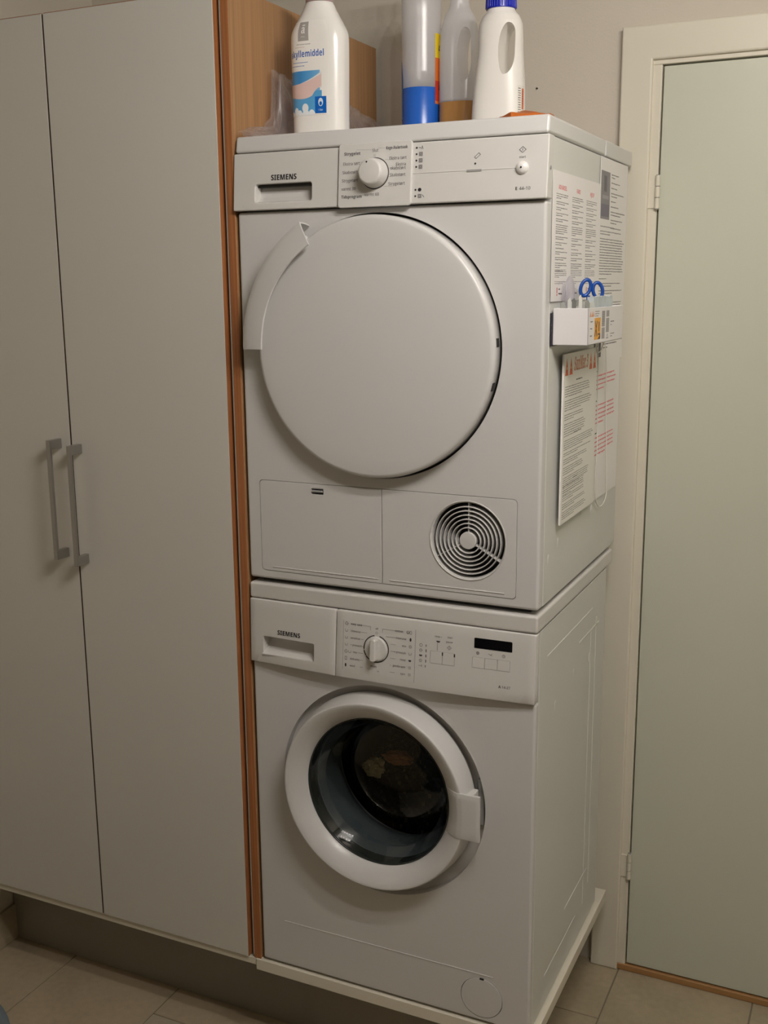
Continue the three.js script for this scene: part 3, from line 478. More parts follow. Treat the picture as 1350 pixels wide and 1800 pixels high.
// ------------------------------------------------------------------ papers on the side of the dryer
function scribble(x, x0, y0, w, n, lh, col, r0 = 0.6) {   // lines of small illegible print
  x.fillStyle = col;
  for (let i = 0; i < n; i++) { let a = x0; const end = x0 + w * (i === n - 1 ? r0 * (0.5 + 0.5 * rnd()) : 0.9 + 0.1 * rnd()); while (a < end) { const q = 9 + rnd() * 30; x.fillRect(a, y0 + i * lh + (rnd() - 0.5), Math.min(q, end - a), lh * (0.26 + 0.12 * rnd())); a += q + 3.5; } }
}
function sidePaper(name, label, z0, z1, y0, y1, xoff, tex, thick = 0.0006, curl = 0) {   // sheet on the plane x = WX, looking towards +x; z0 is the edge nearest the front
  const W = z0 - z1, H = y1 - y0, g = new THREE.BoxGeometry(W, H, thick, 24, 24, 1), p = g.attributes.position;
  for (let i = 0; i < p.count; i++) { const u = p.getX(i) / W, v = p.getY(i) / H; p.setZ(i, p.getZ(i) + curl * (0.5 * Math.pow(Math.abs(u) * 2, 3) * (v < 0 ? 1 : 0.3) + 0.35 * noise.noise(u * 3, v * 3, z0 * 10))); }
  g.computeVertexNormals(); g.rotateY(Math.PI / 2);
  const plain = std(0xf0edea, 0.6), pr = new THREE.MeshPhysicalMaterial({ map: tex, roughness: 0.55 });
  const o = new THREE.Mesh(g, [plain, plain, plain, plain, pr, plain]); o.name = numbered(name); o.castShadow = o.receiveShadow = true;
  o.position.set(WX + xoff + thick / 2, F + (y0 + y1) / 2, (z0 + z1) / 2); o.userData = { label, category: 'sheet' }; scene.add(o); return o;
}
{
  const paper = '#f3f0ee';
  const t1 = canvas(1024, 708, (x, W, H) => {
    x.fillStyle = paper; x.fillRect(0, 0, W, H);
    [[70, 'ADVARSEL', 110], [400, 'FARE', 60], [712, 'HJELP', 80]].forEach(([cx, h], c) => {
      x.fillStyle = '#d64a52'; x.font = 'bold 34px sans-serif'; x.textAlign = 'center'; x.fillText(h, cx + 125, 96 - c * 2);
      let y = 120; const rows = [3, 2, 2, 2, 2, 5, 2, 2, 1, 2, 2, 3, 1]; rows.forEach((n, i) => { if (c && i > 11) return; scribble(x, cx, y, 250, n, 11.5, '#646262', 0.7); y += n * 11.5 + 8; });
      y = 532; scribble(x, cx, y, 250, 5, 10, '#7b7878', 0.5); scribble(x, cx, y + 66, 250, 2, 10, '#7b7878', 0.8);
      x.fillStyle = '#d23a48'; x.fillRect(cx + 45, 632, 14, 30); x.beginPath(); x.arc(cx + 52, 672, 7, 0, 7); x.fill(); x.fillStyle = '#3a3838'; x.font = 'bold 22px sans-serif'; x.textAlign = 'left'; scribble(x, cx + 80, 638, 60, 1, 18, '#3a3838'); scribble(x, cx + 80, 662, 90, 1, 22, '#3a3838', 1);
    });
  });
  sidePaper('instruction_sheet', 'white sheet with three printed columns under short red headings on the dryer side', -0.029, -0.3425, 1.394, 1.6095, 0.0, t1, 0.0006, 0.0012);
  const t2 = canvas(700, 1180, (x, W, H) => {
    x.fillStyle = paper; x.fillRect(0, 0, W, H); x.fillStyle = '#8c8a8e'; x.fillRect(20, 75, 220, 270); x.fillStyle = '#6a686e'; x.fillRect(90, 100, 70, 90); x.fillStyle = '#a7a4aa'; x.fillRect(60, 210, 150, 20); x.fillStyle = '#757280'; x.fillRect(30, 260, 200, 70);
    let y = 80; [2, 1, 1, 2, 1, 1, 2, 2, 1].forEach((n) => { scribble(x, 275, y, 190 + rnd() * 200, n, 17, '#727070', 0.8); y += n * 17 + 13; });
    y = 385; [1, 2, 14, 1, 2, 2, 1, 3, 2, 4, 5, 4, 3].forEach((n, i) => { scribble(x, 30, y, i === 2 ? 630 : 560 + rnd() * 60, n, 15.5, '#727070', 0.6); y += n * 15.5 + 12; });
  });
  sidePaper('data_sheet', 'long white printed sheet with a grey picture block at its upper left', -0.3445, -0.572, 1.268, 1.6615, 0.0, t2, 0.0006, 0.0014);
  const t3 = canvas(560, 960, (x, W, H) => {
    x.fillStyle = paper; x.fillRect(0, 0, W, H); x.fillStyle = '#6b6670'; x.fillRect(10, 10, 90, 120); x.fillStyle = '#2e2c34'; x.fillRect(35, 25, 40, 80); scribble(x, 150, 40, 330, 3, 20, '#6a6868', 0.6);
    [[205, 4], [375, 5], [560, 5]].forEach(([y, n]) => { scribble(x, 20, y, 50, 1, 20, '#4a4848', 1); scribble(x, 20, y + 26, 460, n, 25, '#e0777c', 0.6); });
  });
  sidePaper('warning_sheet', 'white sheet with three blocks of red print hanging below the printed box', -0.348, -0.553, 0.988, 1.325, 0.0014, t3, 0.0006, 0.002);
  const t4 = canvas(700, 940, (x, W, H) => {
    x.fillStyle = '#eceae2'; x.fillRect(0, 0, W, H);
    for (const a of [55, 140, 555, 640]) { x.fillStyle = '#d8643a'; x.beginPath(); x.moveTo(a - 32, 118); x.lineTo(a, 20); x.lineTo(a + 32, 118); x.closePath(); x.fill(); x.fillStyle = '#e8a070'; x.fillRect(a - 14, 72, 28, 14); }
    x.save(); x.translate(345, 100); x.scale(0.92, 1.55); x.font = 'italic bold 66px serif'; x.textAlign = 'center'; x.fillStyle = '#d97a4a'; x.fillText('SunMac 3', 0, 0); x.strokeStyle = '#8f4a28'; x.lineWidth = 1.5; x.strokeText('SunMac 3', 0, 0); x.restore();
    x.font = 'bold 22px sans-serif'; x.textAlign = 'center'; x.fillStyle = '#4a4a46'; scribble(x, 250, 150, 170, 1, 20, '#4a4a46', 1);
    let y = 178; [[5, 0.9], [5, 0.7], [3, 0.6], [6, 0.8]].forEach(([n, r]) => { scribble(x, 30, y, 620 * (0.6 + 0.4 * rnd()), n, 13, '#6f6e68', r); y += n * 13 + 12; });
    scribble(x, 230, 445, 190, 1, 20, '#4a4a46', 1); y = 475; [5, 2, 3, 4, 5, 3].forEach((n) => { scribble(x, 30, y, 620 * (0.6 + 0.4 * rnd()), n, 12, '#6f6e68', 0.7); y += n * 12 + 10; });
    scribble(x, 230, 705, 170, 1, 18, '#4a4a46', 1); y = 728; [4, 3, 3, 4].forEach((n) => { scribble(x, 30, y, 620 * (0.5 + 0.4 * rnd()), n, 12, '#6f6e68', 0.7); y += n * 12 + 9; });
  });
  sidePaper('instruction_card', 'stiff hanging instruction card with orange title and two pairs of orange cones', -0.088, -0.322, 0.994, 1.302, 0.0075, t4, 0.0035, 0);
}
{ // white string loops that hold the card
  single('string', merge([tube([[WX + 0.0135, F + 1.30, -0.30], [WX + 0.016, F + 1.312, -0.305], [WX + 0.016, F + 1.318, -0.33], [WX + 0.015, F + 1.309, -0.35], [WX + 0.013, F + 1.297, -0.345], [WX + 0.013, F + 1.292, -0.32], [WX + 0.0135, F + 1.30, -0.302]], 0.0011, 48, 6), tube([[WX + 0.009, F + 1.31, -0.335], [WX + 0.008, F + 1.2, -0.345], [WX + 0.009, F + 1.1, -0.352], [WX + 0.007, F + 1.03, -0.352], [WX + 0.0055, F + 0.992, -0.365], [WX + 0.0045, F + 0.972, -0.395], [WX + 0.004, F + 0.967, -0.425], [WX + 0.004, F + 0.972, -0.45], [WX + 0.005, F + 0.987, -0.462], [WX + 0.006, F + 1.02, -0.455], [WX + 0.0065, F + 1.15, -0.43], [WX + 0.0065, F + 1.28, -0.41], [WX + 0.0065, F + 1.318, -0.39]], 0.0011, 90, 6)]), std(0xe6e3dc, 0.8), 'thin white string looped from the box down past the hanging card', 'string');
}
{ // white open box on the side of the dryer
  const x0 = WX + 0.002, x1 = 0.6615, y0 = F + 1.3205, y1 = F + 1.383, z0 = -0.296, z1 = -0.042, th = 0.0022;
  const b = thing('storage_box', 'open white plastic box with an orange hazard label fixed to the dryer side', 'box', [0, 0, 0]);
  const end = (z) => bx(x0, x1, y0, y1, z - th / 2, z + th / 2, 0.001, 2);
  part('tray', merge([end(z1 - th / 2), end(z0 + th / 2), bx(x0, x0 + th, y0, y1, z0, z1, 0.001), bx(x1 - th, x1, y0, y1, z0, z1, 0.001), bx(x0, x1, y0, y0 + th, z0, z1, 0.001)]), std(0xe9e6e6, 0.3), b);
  part('dark_strip', bx(WX - 0.0002, x0, y0 - 0.002, y1 - 0.008, z0 + 0.01, z1 + 0.0075, 0.0005), std(0x1d1c2c, 0.6), b);  // dark navy strip between box and dryer, showing past the front end
  const tx = canvas(1024, 256, (x, W, H) => {
    x.fillStyle = '#e9e6e6'; x.fillRect(0, 0, W, H);
    for (const a of [45, 90, 128]) { x.fillStyle = '#d8905c'; x.beginPath(); x.moveTo(a - 20, 58); x.lineTo(a, 14); x.lineTo(a + 20, 58); x.fill(); }
    scribble(x, 170, 20, 130, 3, 16, '#6c6a68', 0.8); x.fillStyle = '#3d3b3a'; for (const y of [90, 140, 192]) scribble(x, 42, y, 88, 1, 24, '#4a4846', 1);
    x.fillStyle = '#eba41f'; x.fillRect(160, 70, 180, 160); x.lineWidth = 17; x.strokeStyle = '#30281a'; x.beginPath(); x.moveTo(178, 92); x.lineTo(240, 205); x.moveTo(240, 92); x.lineTo(178, 205); x.stroke(); x.fillStyle = '#5a3614'; x.fillRect(280, 100, 22, 70); x.fillRect(266, 185, 60, 14); x.beginPath(); x.moveTo(256, 230); x.lineTo(338, 190); x.lineTo(338, 230); x.fill();
    x.fillStyle = '#9c9898'; for (const [a, y, h] of [[372, 22, 118], [372, 148, 84], [500, 22, 48], [500, 80, 108]]) { x.fillRect(a, y, 92, h); } scribble(x, 380, 30, 76, 6, 17, '#7d7a7a', 1);
    scribble(x, 640, 105, 120, 2, 26, '#6c6a68', 0.4); x.strokeStyle = '#6c6a68'; x.lineWidth = 6; x.beginPath(); x.moveTo(520, 232); x.lineTo(548, 200); x.lineTo(576, 232); x.closePath(); x.stroke(); scribble(x, 640, 200, 130, 2, 20, '#6c6a68', 0.9);
  });
  const g = new THREE.PlaneGeometry(z1 - z0 - 0.006, y1 - y0 - 0.003); g.rotateY(Math.PI / 2); g.translate(x1 + 0.0003, (y0 + y1) / 2, (z0 + z1) / 2);
  part('printed_label', g, new THREE.MeshPhysicalMaterial({ map: tx, roughness: 0.4 }), b);
  // things standing in it
  const cols = [0x9b9c98, 0xc9cbc6, 0x6f706d, 0xd9dad4, 0x8a8b84, 0xb6b8ae], names = ['dark grey', 'pale grey', 'charcoal grey', 'white', 'mid grey', 'greenish grey'];
  const ord = ['frontmost', 'second', 'third', 'fourth', 'fifth', 'rearmost'];
  for (let i = 0; i < 6; i++) {
    const w = 0.0042 + 0.0022 * rnd(), h = 0.07 + 0.009 * rnd() + (i === 3 ? 0.003 : 0), s = new THREE.Shape(); s.moveTo(-w, 0); s.lineTo(w, 0); s.lineTo(w * 0.9, h * 0.9); s.lineTo(w * 0.2, h); s.lineTo(-w * 0.8, h * 0.94); s.lineTo(-w, 0);
    const q = plate(s, -0.001, 0.001, 0.0004, 1, 4); q.rotateY(0.5 + 0.5 * rnd()); q.rotateX(0.06 * (rnd() - 0.5));
    single('plastic_strip', q, std(cols[i], 0.4), ord[i] + ' of the short strips standing in the white box, ' + names[i], 'strip', [WX + 0.012 + 0.007 * i + 0.004 * rnd(), y0 + th + 0.001, -0.058 - i * 0.013], 'strips standing in the white box');
  }
  { // clear plastic scoop
    const g2 = new THREE.SphereGeometry(0.03, 32, 20); g2.scale(0.2, 1, 0.85);
    single('plastic_scoop', merge([g2.translate(0, 0.085, 0), bx(-0.003, 0.003, 0, 0.06, -0.006, 0.006, 0.002)]), new THREE.MeshPhysicalMaterial({ color: 0xf1eff4, roughness: 0.3, transmission: 0.85, thickness: 0 }), 'clear rounded plastic scoop standing in the white box beside the scissors', 'scoop', [WX + 0.014, y0 + th, -0.1]);
  }
  { // scissors, handles up
    const sc = thing('scissors', 'scissors with blue plastic finger loops standing in the white box', 'scissors', [WX + 0.03, y0 + th + 0.001, -0.185]); sc.rotation.y = -1.0;
    const blue = std(0x12489c, 0.32);
    const loop = (cz, cy, rz, ry, rot) => { const pts = []; for (let i = 0; i < 28; i++) { const a = i / 28 * Math.PI * 2, u = rz * Math.cos(a), v = ry * Math.sin(a); pts.push([0, cy + v * Math.cos(rot) + u * Math.sin(rot), cz + u * Math.cos(rot) - v * Math.sin(rot)]); } return tube(pts, 0.0033, 72, 12, true); };
    part('finger_loop', merge([loop(0.0105, 0.0925, 0.0088, 0.0145, 0.3), cyl(0.0036, 0.003, [0, 0.0785, 0.0055], [0, 0.045, 0.0015], 12)]), blue, sc);
    part('finger_loop', merge([loop(-0.0125, 0.0875, 0.0088, 0.014, -0.2), cyl(0.0036, 0.003, [0.0005, 0.0745, -0.0095], [0.0005, 0.045, -0.002], 12)]), blue, sc);
    part('blade', bx(-0.0012, -0.0002, 0, 0.046, -0.003, 0.005, 0.0003), M.steel, sc); part('blade', bx(0.0002, 0.0012, 0, 0.046, -0.005, 0.003, 0.0003), M.steel, sc);
  }
  // pale plastic pouch in front of the blades
  single('plastic_pouch', (() => { const g = new THREE.BoxGeometry(0.012, 0.077, 0.135, 3, 14, 24), p = g.attributes.position; for (let i = 0; i < p.count; i++) { const v = (p.getY(i) + 0.0385) / 0.077; p.setX(i, p.getX(i) * (0.5 + 0.5 * v) + 0.0025 * noise.noise(p.getY(i) * 60, p.getZ(i) * 60, 3)); p.setY(i, p.getY(i) + (v > 0.95 ? 0.0035 * noise.noise(p.getZ(i) * 60, 1, 8) : 0)); } g.computeVertexNormals(); return g; })(),
    new THREE.MeshPhysicalMaterial({ color: 0xdde6ea, roughness: 0.35, transmission: 0.35, thickness: 0 }), 'pale bluish plastic pouch standing in the white box in front of the scissors', 'pouch', [WX + 0.046, y0 + th + 0.0395, -0.19]);
}

// ------------------------------------------------------------------ bottles on top of the dryer
const TOP = F + 1.6937;
function superLoft(sec, seg = 64, a0 = 0, a1 = Math.PI * 2, off = 0, uvBox, caps = true) {
  const pos = [], uv = [], idx = [], n = sec.length, closed = a1 - a0 > 6.28;
  for (let j = 0; j < n; j++) for (let i = 0; i <= seg; i++) {
    const s = sec[j], th = a0 + (a1 - a0) * i / seg, c = Math.cos(th), q = Math.sin(th), e = 2 / (s.n ?? 2.6);
    pos.push((s.cx ?? 0) + (s.a + off) * Math.sign(c) * Math.abs(c) ** e, s.y, (s.cz ?? 0) + (s.b + off) * Math.sign(q) * Math.abs(q) ** e);
    uv.push(1 - i / seg, uvBox ? (s.y - uvBox[0]) / (uvBox[1] - uvBox[0]) : s.y);
  }
  for (let j = 0; j < n - 1; j++) for (let i = 0; i < seg; i++) { const a = j * (seg + 1) + i, b = a + 1, c = a + seg + 1, d = c + 1; idx.push(a, c, b, b, c, d); }
  if (closed && caps) for (const [j, f] of [[0, 1], [n - 1, -1]]) { const c = pos.length / 3; pos.push(sec[j].cx ?? 0, sec[j].y, sec[j].cz ?? 0); uv.push(0.5, 0); for (let i = 0; i < seg; i++) { const a = j * (seg + 1) + i; f > 0 ? idx.push(c, a, a + 1) : idx.push(c, a + 1, a); } }
  if (uvBox) for (let j = 0; j < n; j++) { const L = [0]; for (let i = 1; i <= seg; i++) { const a = 3 * (j * (seg + 1) + i); L.push(L[i - 1] + Math.hypot(pos[a] - pos[a - 3], pos[a + 2] - pos[a - 1])); } for (let i = 0; i <= seg; i++) uv[2 * (j * (seg + 1) + i)] = 1 - L[i] / L[seg]; }
  const g = new THREE.BufferGeometry(); g.setAttribute('position', new THREE.Float32BufferAttribute(pos, 3)); g.setAttribute('uv', new THREE.Float32BufferAttribute(uv, 2)); g.setIndex(idx); g.computeVertexNormals();
  if (closed) { const N = g.attributes.normal; for (let j = 0; j < n; j++) { const a = j * (seg + 1), b = a + seg; const v = new THREE.Vector3(N.getX(a) + N.getX(b), N.getY(a) + N.getY(b), N.getZ(a) + N.getZ(b)).normalize(); N.setXYZ(a, v.x, v.y, v.z); N.setXYZ(b, v.x, v.y, v.z); } }
  return g;
}
function resample(keys, k = 6) {                  // smooth sections between key sections
  const out = [], cr = (p, t) => { const [a, b, c, d] = p; return 0.5 * (2 * b + (c - a) * t + (2 * a - 5 * b + 4 * c - d) * t * t + (3 * b - a - 3 * c + d) * t ** 3); };
  for (let i = 0; i < keys.length - 1; i++) for (let s = 0; s < k; s++) {
    const q = [keys[Math.max(0, i - 1)], keys[i], keys[i + 1], keys[Math.min(keys.length - 1, i + 2)]], t = s / k, o = {};
    for (const f of ['y', 'a', 'b', 'n', 'cx', 'cz']) { const d = f === 'n' ? 2.6 : 0; o[f] = f === 'y' ? q[1].y + (q[2].y - q[1].y) * t : cr(q.map((z) => z[f] ?? d), t); } out.push(o);
  }
  out.push(keys[keys.length - 1]); return out;
}
{ // large white softener bottle
  const bt = thing('softener_bottle', 'large white softener bottle with a blue and pink label on the dryer top', 'bottle', [0.1125, TOP, -0.13]);
  bt.rotation.y = 0.1;
  const white = std(0xf3f1ec, 0.2);
  const sec = resample([{ y: 0, a: 0.0485, b: 0.031, n: 3 }, { y: 0.006, a: 0.0515, b: 0.034, n: 3.2 }, { y: 0.05, a: 0.052, b: 0.0345, n: 3.2 }, { y: 0.17, a: 0.0535, b: 0.0345, n: 3.2 }, { y: 0.19, a: 0.0525, b: 0.034, n: 3 }, { y: 0.206, a: 0.0455, b: 0.031, n: 2.7 }, { y: 0.226, a: 0.035, b: 0.0265, n: 2.3 }, { y: 0.2395, a: 0.0285, b: 0.0245, n: 2.1 }, { y: 0.2435, a: 0.0265, b: 0.0235, n: 2 }], 6);
  part('bottle_body', superLoft(sec, 80), white, bt);
  part('cap', superLoft([{ y: 0.2437, a: 0.025, b: 0.0235, n: 2 }, { y: 0.245, a: 0.026, b: 0.0245, n: 2 }, { y: 0.276, a: 0.025, b: 0.0235, n: 2 }, { y: 0.278, a: 0.0235, b: 0.022, n: 2 }], 48), std(0xb59a9c, 0.4), bt);
  const lt = canvas(1024, 1400, (x, W, H) => {
    x.fillStyle = '#f3f1ec'; x.fillRect(0, 0, W, H);
    x.fillStyle = '#a8a4a0'; x.fillRect(330, 20, 250, 280); x.fillStyle = '#f2f0ec'; x.font = 'bold 170px serif'; x.textAlign = 'center'; x.fillText('a', 455, 190); x.fillRect(420, 62, 75, 14); x.font = '34px sans-serif'; scribble(x, 400, 235, 110, 1, 28, '#dedbd6', 1);
    scribble(x, 290, 345, 360, 1, 30, '#a8a2a0', 1); scribble(x, 250, 388, 420, 1, 18, '#c9a9a6', 1);
    x.font = 'bold 132px sans-serif'; x.fillStyle = '#2a5fb4'; x.textAlign = 'center'; x.fillText('skyllemiddel', 520, 535, 960); scribble(x, 180, 610, 560, 1, 30, '#6d83bd', 1); scribble(x, 130, 660, 640, 1, 30, '#6d83bd', 1);
    const sky = x.createLinearGradient(0, 740, 900, 900); sky.addColorStop(0, '#6aa8dc'); sky.addColorStop(0.4, '#3f8fd0'); sky.addColorStop(1, '#8dc3e8'); x.fillStyle = sky; x.fillRect(60, 740, 760, 300); x.fillStyle = '#e6e4e2'; x.beginPath(); x.moveTo(260, 940); x.quadraticCurveTo(560, 900, 860, 760); x.lineTo(860, 1000); x.lineTo(200, 980); x.fill();
    x.fillStyle = '#5aa6da'; x.fillRect(60, 1040, 800, 320); x.fillStyle = '#e6c9c2'; x.beginPath(); x.moveTo(60, 930); x.quadraticCurveTo(420, 960, 850, 800); x.lineTo(850, 980); x.quadraticCurveTo(720, 1010, 640, 1110); x.quadraticCurveTo(420, 1200, 60, 1105); x.fill();
    x.fillStyle = '#eef3f6'; for (const [a, b, r] of [[240, 1330, 60], [470, 1290, 75], [330, 1370, 60], [620, 1380, 70], [120, 1385, 60], [480, 1385, 80]]) { x.beginPath(); x.ellipse(a, b, r, r * 0.9, 0, 0, 7); x.fill(); }
    x.fillStyle = '#0f62bd'; x.fillRect(700, 1130, 260, 250); x.fillStyle = '#dfeaf4'; x.beginPath(); x.ellipse(830, 1215, 55, 62, 0, 0, 7); x.fill(); x.fillStyle = '#0f62bd'; x.beginPath(); x.ellipse(830, 1235, 30, 30, 0, 0, 7); x.fill(); x.fillStyle = '#dfeaf4'; x.font = '44px sans-serif'; x.fillText('1 liter', 825, 1345);
  });
  const mid = sec.filter((q) => q.y >= 0.038 && q.y <= 0.2115);
  const lab = superLoft(mid, 72, 1.16, 2.86, 0.0004, [mid[0].y, mid[mid.length - 1].y], false);
  part('printed_label', lab, new THREE.MeshPhysicalMaterial({ map: lt, roughness: 0.3 }), bt);
}
const clearPlastic = new THREE.MeshPhysicalMaterial({ color: 0xf4f4f6, roughness: 0.25, transmission: 0.6, thickness: 0, side: THREE.DoubleSide });
{ // tall clear bottle with blue liquid
  const bt = thing('cleaner_bottle', 'tall clear cylindrical bottle a quarter full of bright blue liquid', 'bottle', [0.2035, TOP, -0.40]);
  const R = 0.0405;
  part('bottle_body', superLoft(resample([{ y: 0.125, a: R, b: R, n: 2 }, { y: 0.25, a: R, b: R, n: 2 }, { y: 0.3, a: R, b: R, n: 2 }, { y: 0.335, a: 0.03, b: 0.03, n: 2 }, { y: 0.36, a: 0.014, b: 0.014, n: 2 }], 4), 64), clearPlastic, bt);
  part('blue_liquid', superLoft([{ y: 0, a: R - 0.003, b: R - 0.003, n: 2 }, { y: 0.004, a: R, b: R, n: 2 }, { y: 0.1248, a: R, b: R, n: 2 }], 64), std(0x2a6ad0, 0.25), bt);
  part('cap', superLoft([{ y: 0.36, a: 0.016, b: 0.016, n: 2 }, { y: 0.385, a: 0.015, b: 0.015, n: 2 }], 32), std(0x1c50b0, 0.4), bt);
  const L1 = canvas(256, 512, (x, W, H) => { x.fillStyle = '#2f86d8'; x.beginPath(); x.ellipse(128, 190, 128, 185, 0, 0, 7); x.fill(); x.fillRect(0, 200, 256, 312); x.fillStyle = '#6fd0e0'; x.beginPath(); x.ellipse(160, 250, 60, 40, 0.4, 0, 7); x.fill(); x.fillStyle = '#d8e6f0'; x.fillRect(90, 300, 90, 150); x.fillStyle = '#2f86d8'; x.fillRect(110, 320, 50, 110); });
  const L2 = canvas(256, 1024, (x, W, H) => { x.fillStyle = '#f0d220'; x.fillRect(0, 0, W, 240); x.fillStyle = '#2a2418'; x.font = 'bold 120px sans-serif'; x.save(); x.translate(150, 190); x.rotate(-1.4); x.fillText('Duo', 0, 0); x.restore(); x.fillStyle = '#ee7a28'; x.fillRect(0, 240, W, 470); x.fillStyle = '#d83c20'; x.fillRect(0, 470, W, 200); x.fillStyle = '#3a1a10'; x.font = 'bold 190px sans-serif'; x.fillText('A', 60, 560); x.fillStyle = '#1c62c4'; x.fillRect(0, 700, W, 324); x.fillStyle = '#e8eef6'; x.font = 'bold 180px serif'; x.fillText('G', 70, 870); });
  const tube2 = (y0, y1, a0, a1, tex, name) => part(name, superLoft([{ y: y0, a: R, b: R, n: 2 }, { y: (y0 + y1) / 2, a: R, b: R, n: 2 }, { y: y1, a: R, b: R, n: 2 }], 24, a0, a1, 0.0005, [y0, y1], false), new THREE.MeshPhysicalMaterial({ map: tex, roughness: 0.4, transparent: true, side: THREE.DoubleSide }), bt);
  tube2(0.065, 0.182, 2.35, 3.7, L1, 'rear_label'); tube2(0.03, 0.228, -0.62, 0.42, L2, 'front_label');
}
function gripHole(cx, y0, y1, w0, tilt) {         // lozenge-shaped opening through the bottle along z
  const s = new THREE.Shape(), h = y1 - y0; s.moveTo(0, 0); s.bezierCurveTo(w0 * 0.5, 0, w0, h * 0.1, w0, h * 0.4); s.lineTo(w0 * 0.96, h * 0.75); s.bezierCurveTo(w0 * 0.95, h, w0 * 0.3, h * 1.02, w0 * 0.05, h * 0.97); s.bezierCurveTo(-w0 * 0.45, h * 0.88, -w0 * 0.62, h * 0.62, -w0 * 0.6, h * 0.5); s.bezierCurveTo(-w0 * 0.58, h * 0.3, -w0 * 0.4, h * 0.02, 0, 0);
  const g = new THREE.ExtrudeGeometry(s, { depth: 0.16, bevelEnabled: false, curveSegments: 16 }); g.rotateZ(tilt); g.translate(cx, y0, -0.08); return mergeVertices(g);
}
{ // clear jug bottle with amber liquid
  const bt = thing('detergent_bottle', 'clear plastic bottle with a moulded handle and a little amber liquid', 'bottle', [0.287, TOP, -0.40]);
  const sec = resample([{ y: 0.0925, a: 0.0395, b: 0.0305, n: 2.8 }, { y: 0.12, a: 0.0395, b: 0.0305, n: 2.8 }, { y: 0.2, a: 0.0395, b: 0.0305, n: 2.6 }, { y: 0.232, a: 0.0375, b: 0.029, n: 2.4 }, { y: 0.258, a: 0.0305, b: 0.025, n: 2.2 }, { y: 0.274, a: 0.0215, b: 0.02, n: 2 }, { y: 0.285, a: 0.0195, b: 0.0195, n: 2 }, { y: 0.305, a: 0.0185, b: 0.0185, n: 2 }], 5);
  part('bottle_body', holed(superLoft(sec, 64), [gripHole(0.0165, 0.128, 0.232, 0.0165, 0)]), clearPlastic, bt);
  part('amber_liquid', superLoft([{ y: 0, a: 0.037, b: 0.027, n: 3 }, { y: 0.005, a: 0.0395, b: 0.03, n: 3 }, { y: 0.0923, a: 0.0395, b: 0.0305, n: 2.8 }], 64), std(0xbd8b52, 0.3), bt);
  part('cap', superLoft([{ y: 0.305, a: 0.021, b: 0.021, n: 2 }, { y: 0.33, a: 0.02, b: 0.02, n: 2 }], 32), std(0xd8d8d8, 0.4), bt);
}
{ // white jug bottle with blue cap
  const bt = thing('bleach_bottle', 'opaque white bottle with a moulded handle and a ribbed blue cap', 'bottle', [0.4125, TOP, -0.28]);
  bt.rotation.y = 0.06;
  const sec = resample([{ y: 0, a: 0.046, b: 0.032, n: 3 }, { y: 0.006, a: 0.0495, b: 0.035, n: 3 }, { y: 0.06, a: 0.0495, b: 0.0355, n: 2.8 }, { y: 0.11, a: 0.047, b: 0.0355, n: 2.6 }, { y: 0.15, a: 0.043, b: 0.034, n: 2.5 }, { y: 0.185, a: 0.042, b: 0.033, n: 2.4 }, { y: 0.206, a: 0.0405, b: 0.032, n: 2.3 }, { y: 0.219, a: 0.035, b: 0.029, n: 2.1 }, { y: 0.2275, a: 0.0275, b: 0.026, n: 2 }, { y: 0.235, a: 0.0255, b: 0.0255, n: 2 }], 5).map((s) => ({ ...s, cx: 0.004 * Math.min(1, s.y / 0.15) }));
  part('bottle_body', holed(superLoft(sec, 72), [gripHole(0.0185, 0.112, 0.204, 0.0185, -0.03)]), std(0xf1eee8, 0.35), bt);
  const cap = new THREE.Group(); cap.name = 'cap'; bt.add(cap);
  const bl = std(0x0e22b0, 0.3); part('cap_body', superLoft([{ y: 0.2315, a: 0.027, b: 0.027, n: 2, cx: 0.004 }, { y: 0.2325, a: 0.0285, b: 0.0285, n: 2, cx: 0.004 }, { y: 0.264, a: 0.0272, b: 0.0272, n: 2, cx: 0.004 }, { y: 0.266, a: 0.0255, b: 0.0255, n: 2, cx: 0.004 }], 48), bl, cap);
  const ribs = []; for (let i = 0; i < 36; i++) { const a = i / 36 * Math.PI * 2; ribs.push(cyl(0.0011, 0.0009, [0.004 + 0.0284 * Math.cos(a), 0.2335, 0.0284 * Math.sin(a)], [0.004 + 0.0272 * Math.cos(a), 0.263, 0.0272 * Math.sin(a)], 6)); } part('cap_ribs', merge(ribs), bl, cap);
  const lb = canvas(256, 256, (x) => { x.fillStyle = '#e8e4dc'; x.fillRect(0, 0, 256, 256); scribble(x, 20, 20, 80, 12, 17, '#4a4642', 1); x.fillStyle = '#d8622a'; x.fillRect(140, 20, 90, 150); scribble(x, 150, 40, 70, 6, 17, '#7a2c12', 1); });
  part('printed_label', superLoft([{ y: 0.03, a: 0.0497, b: 0.0353, n: 2.9, cx: 0.001 }, { y: 0.06, a: 0.0495, b: 0.0355, n: 2.8, cx: 0.0016 }, { y: 0.093, a: 0.0484, b: 0.0356, n: 2.7, cx: 0.0025 }], 20, 0.05, 0.62, 0.0004, [0.03, 0.093], false), new THREE.MeshPhysicalMaterial({ map: lb, roughness: 0.4 }), bt);
}
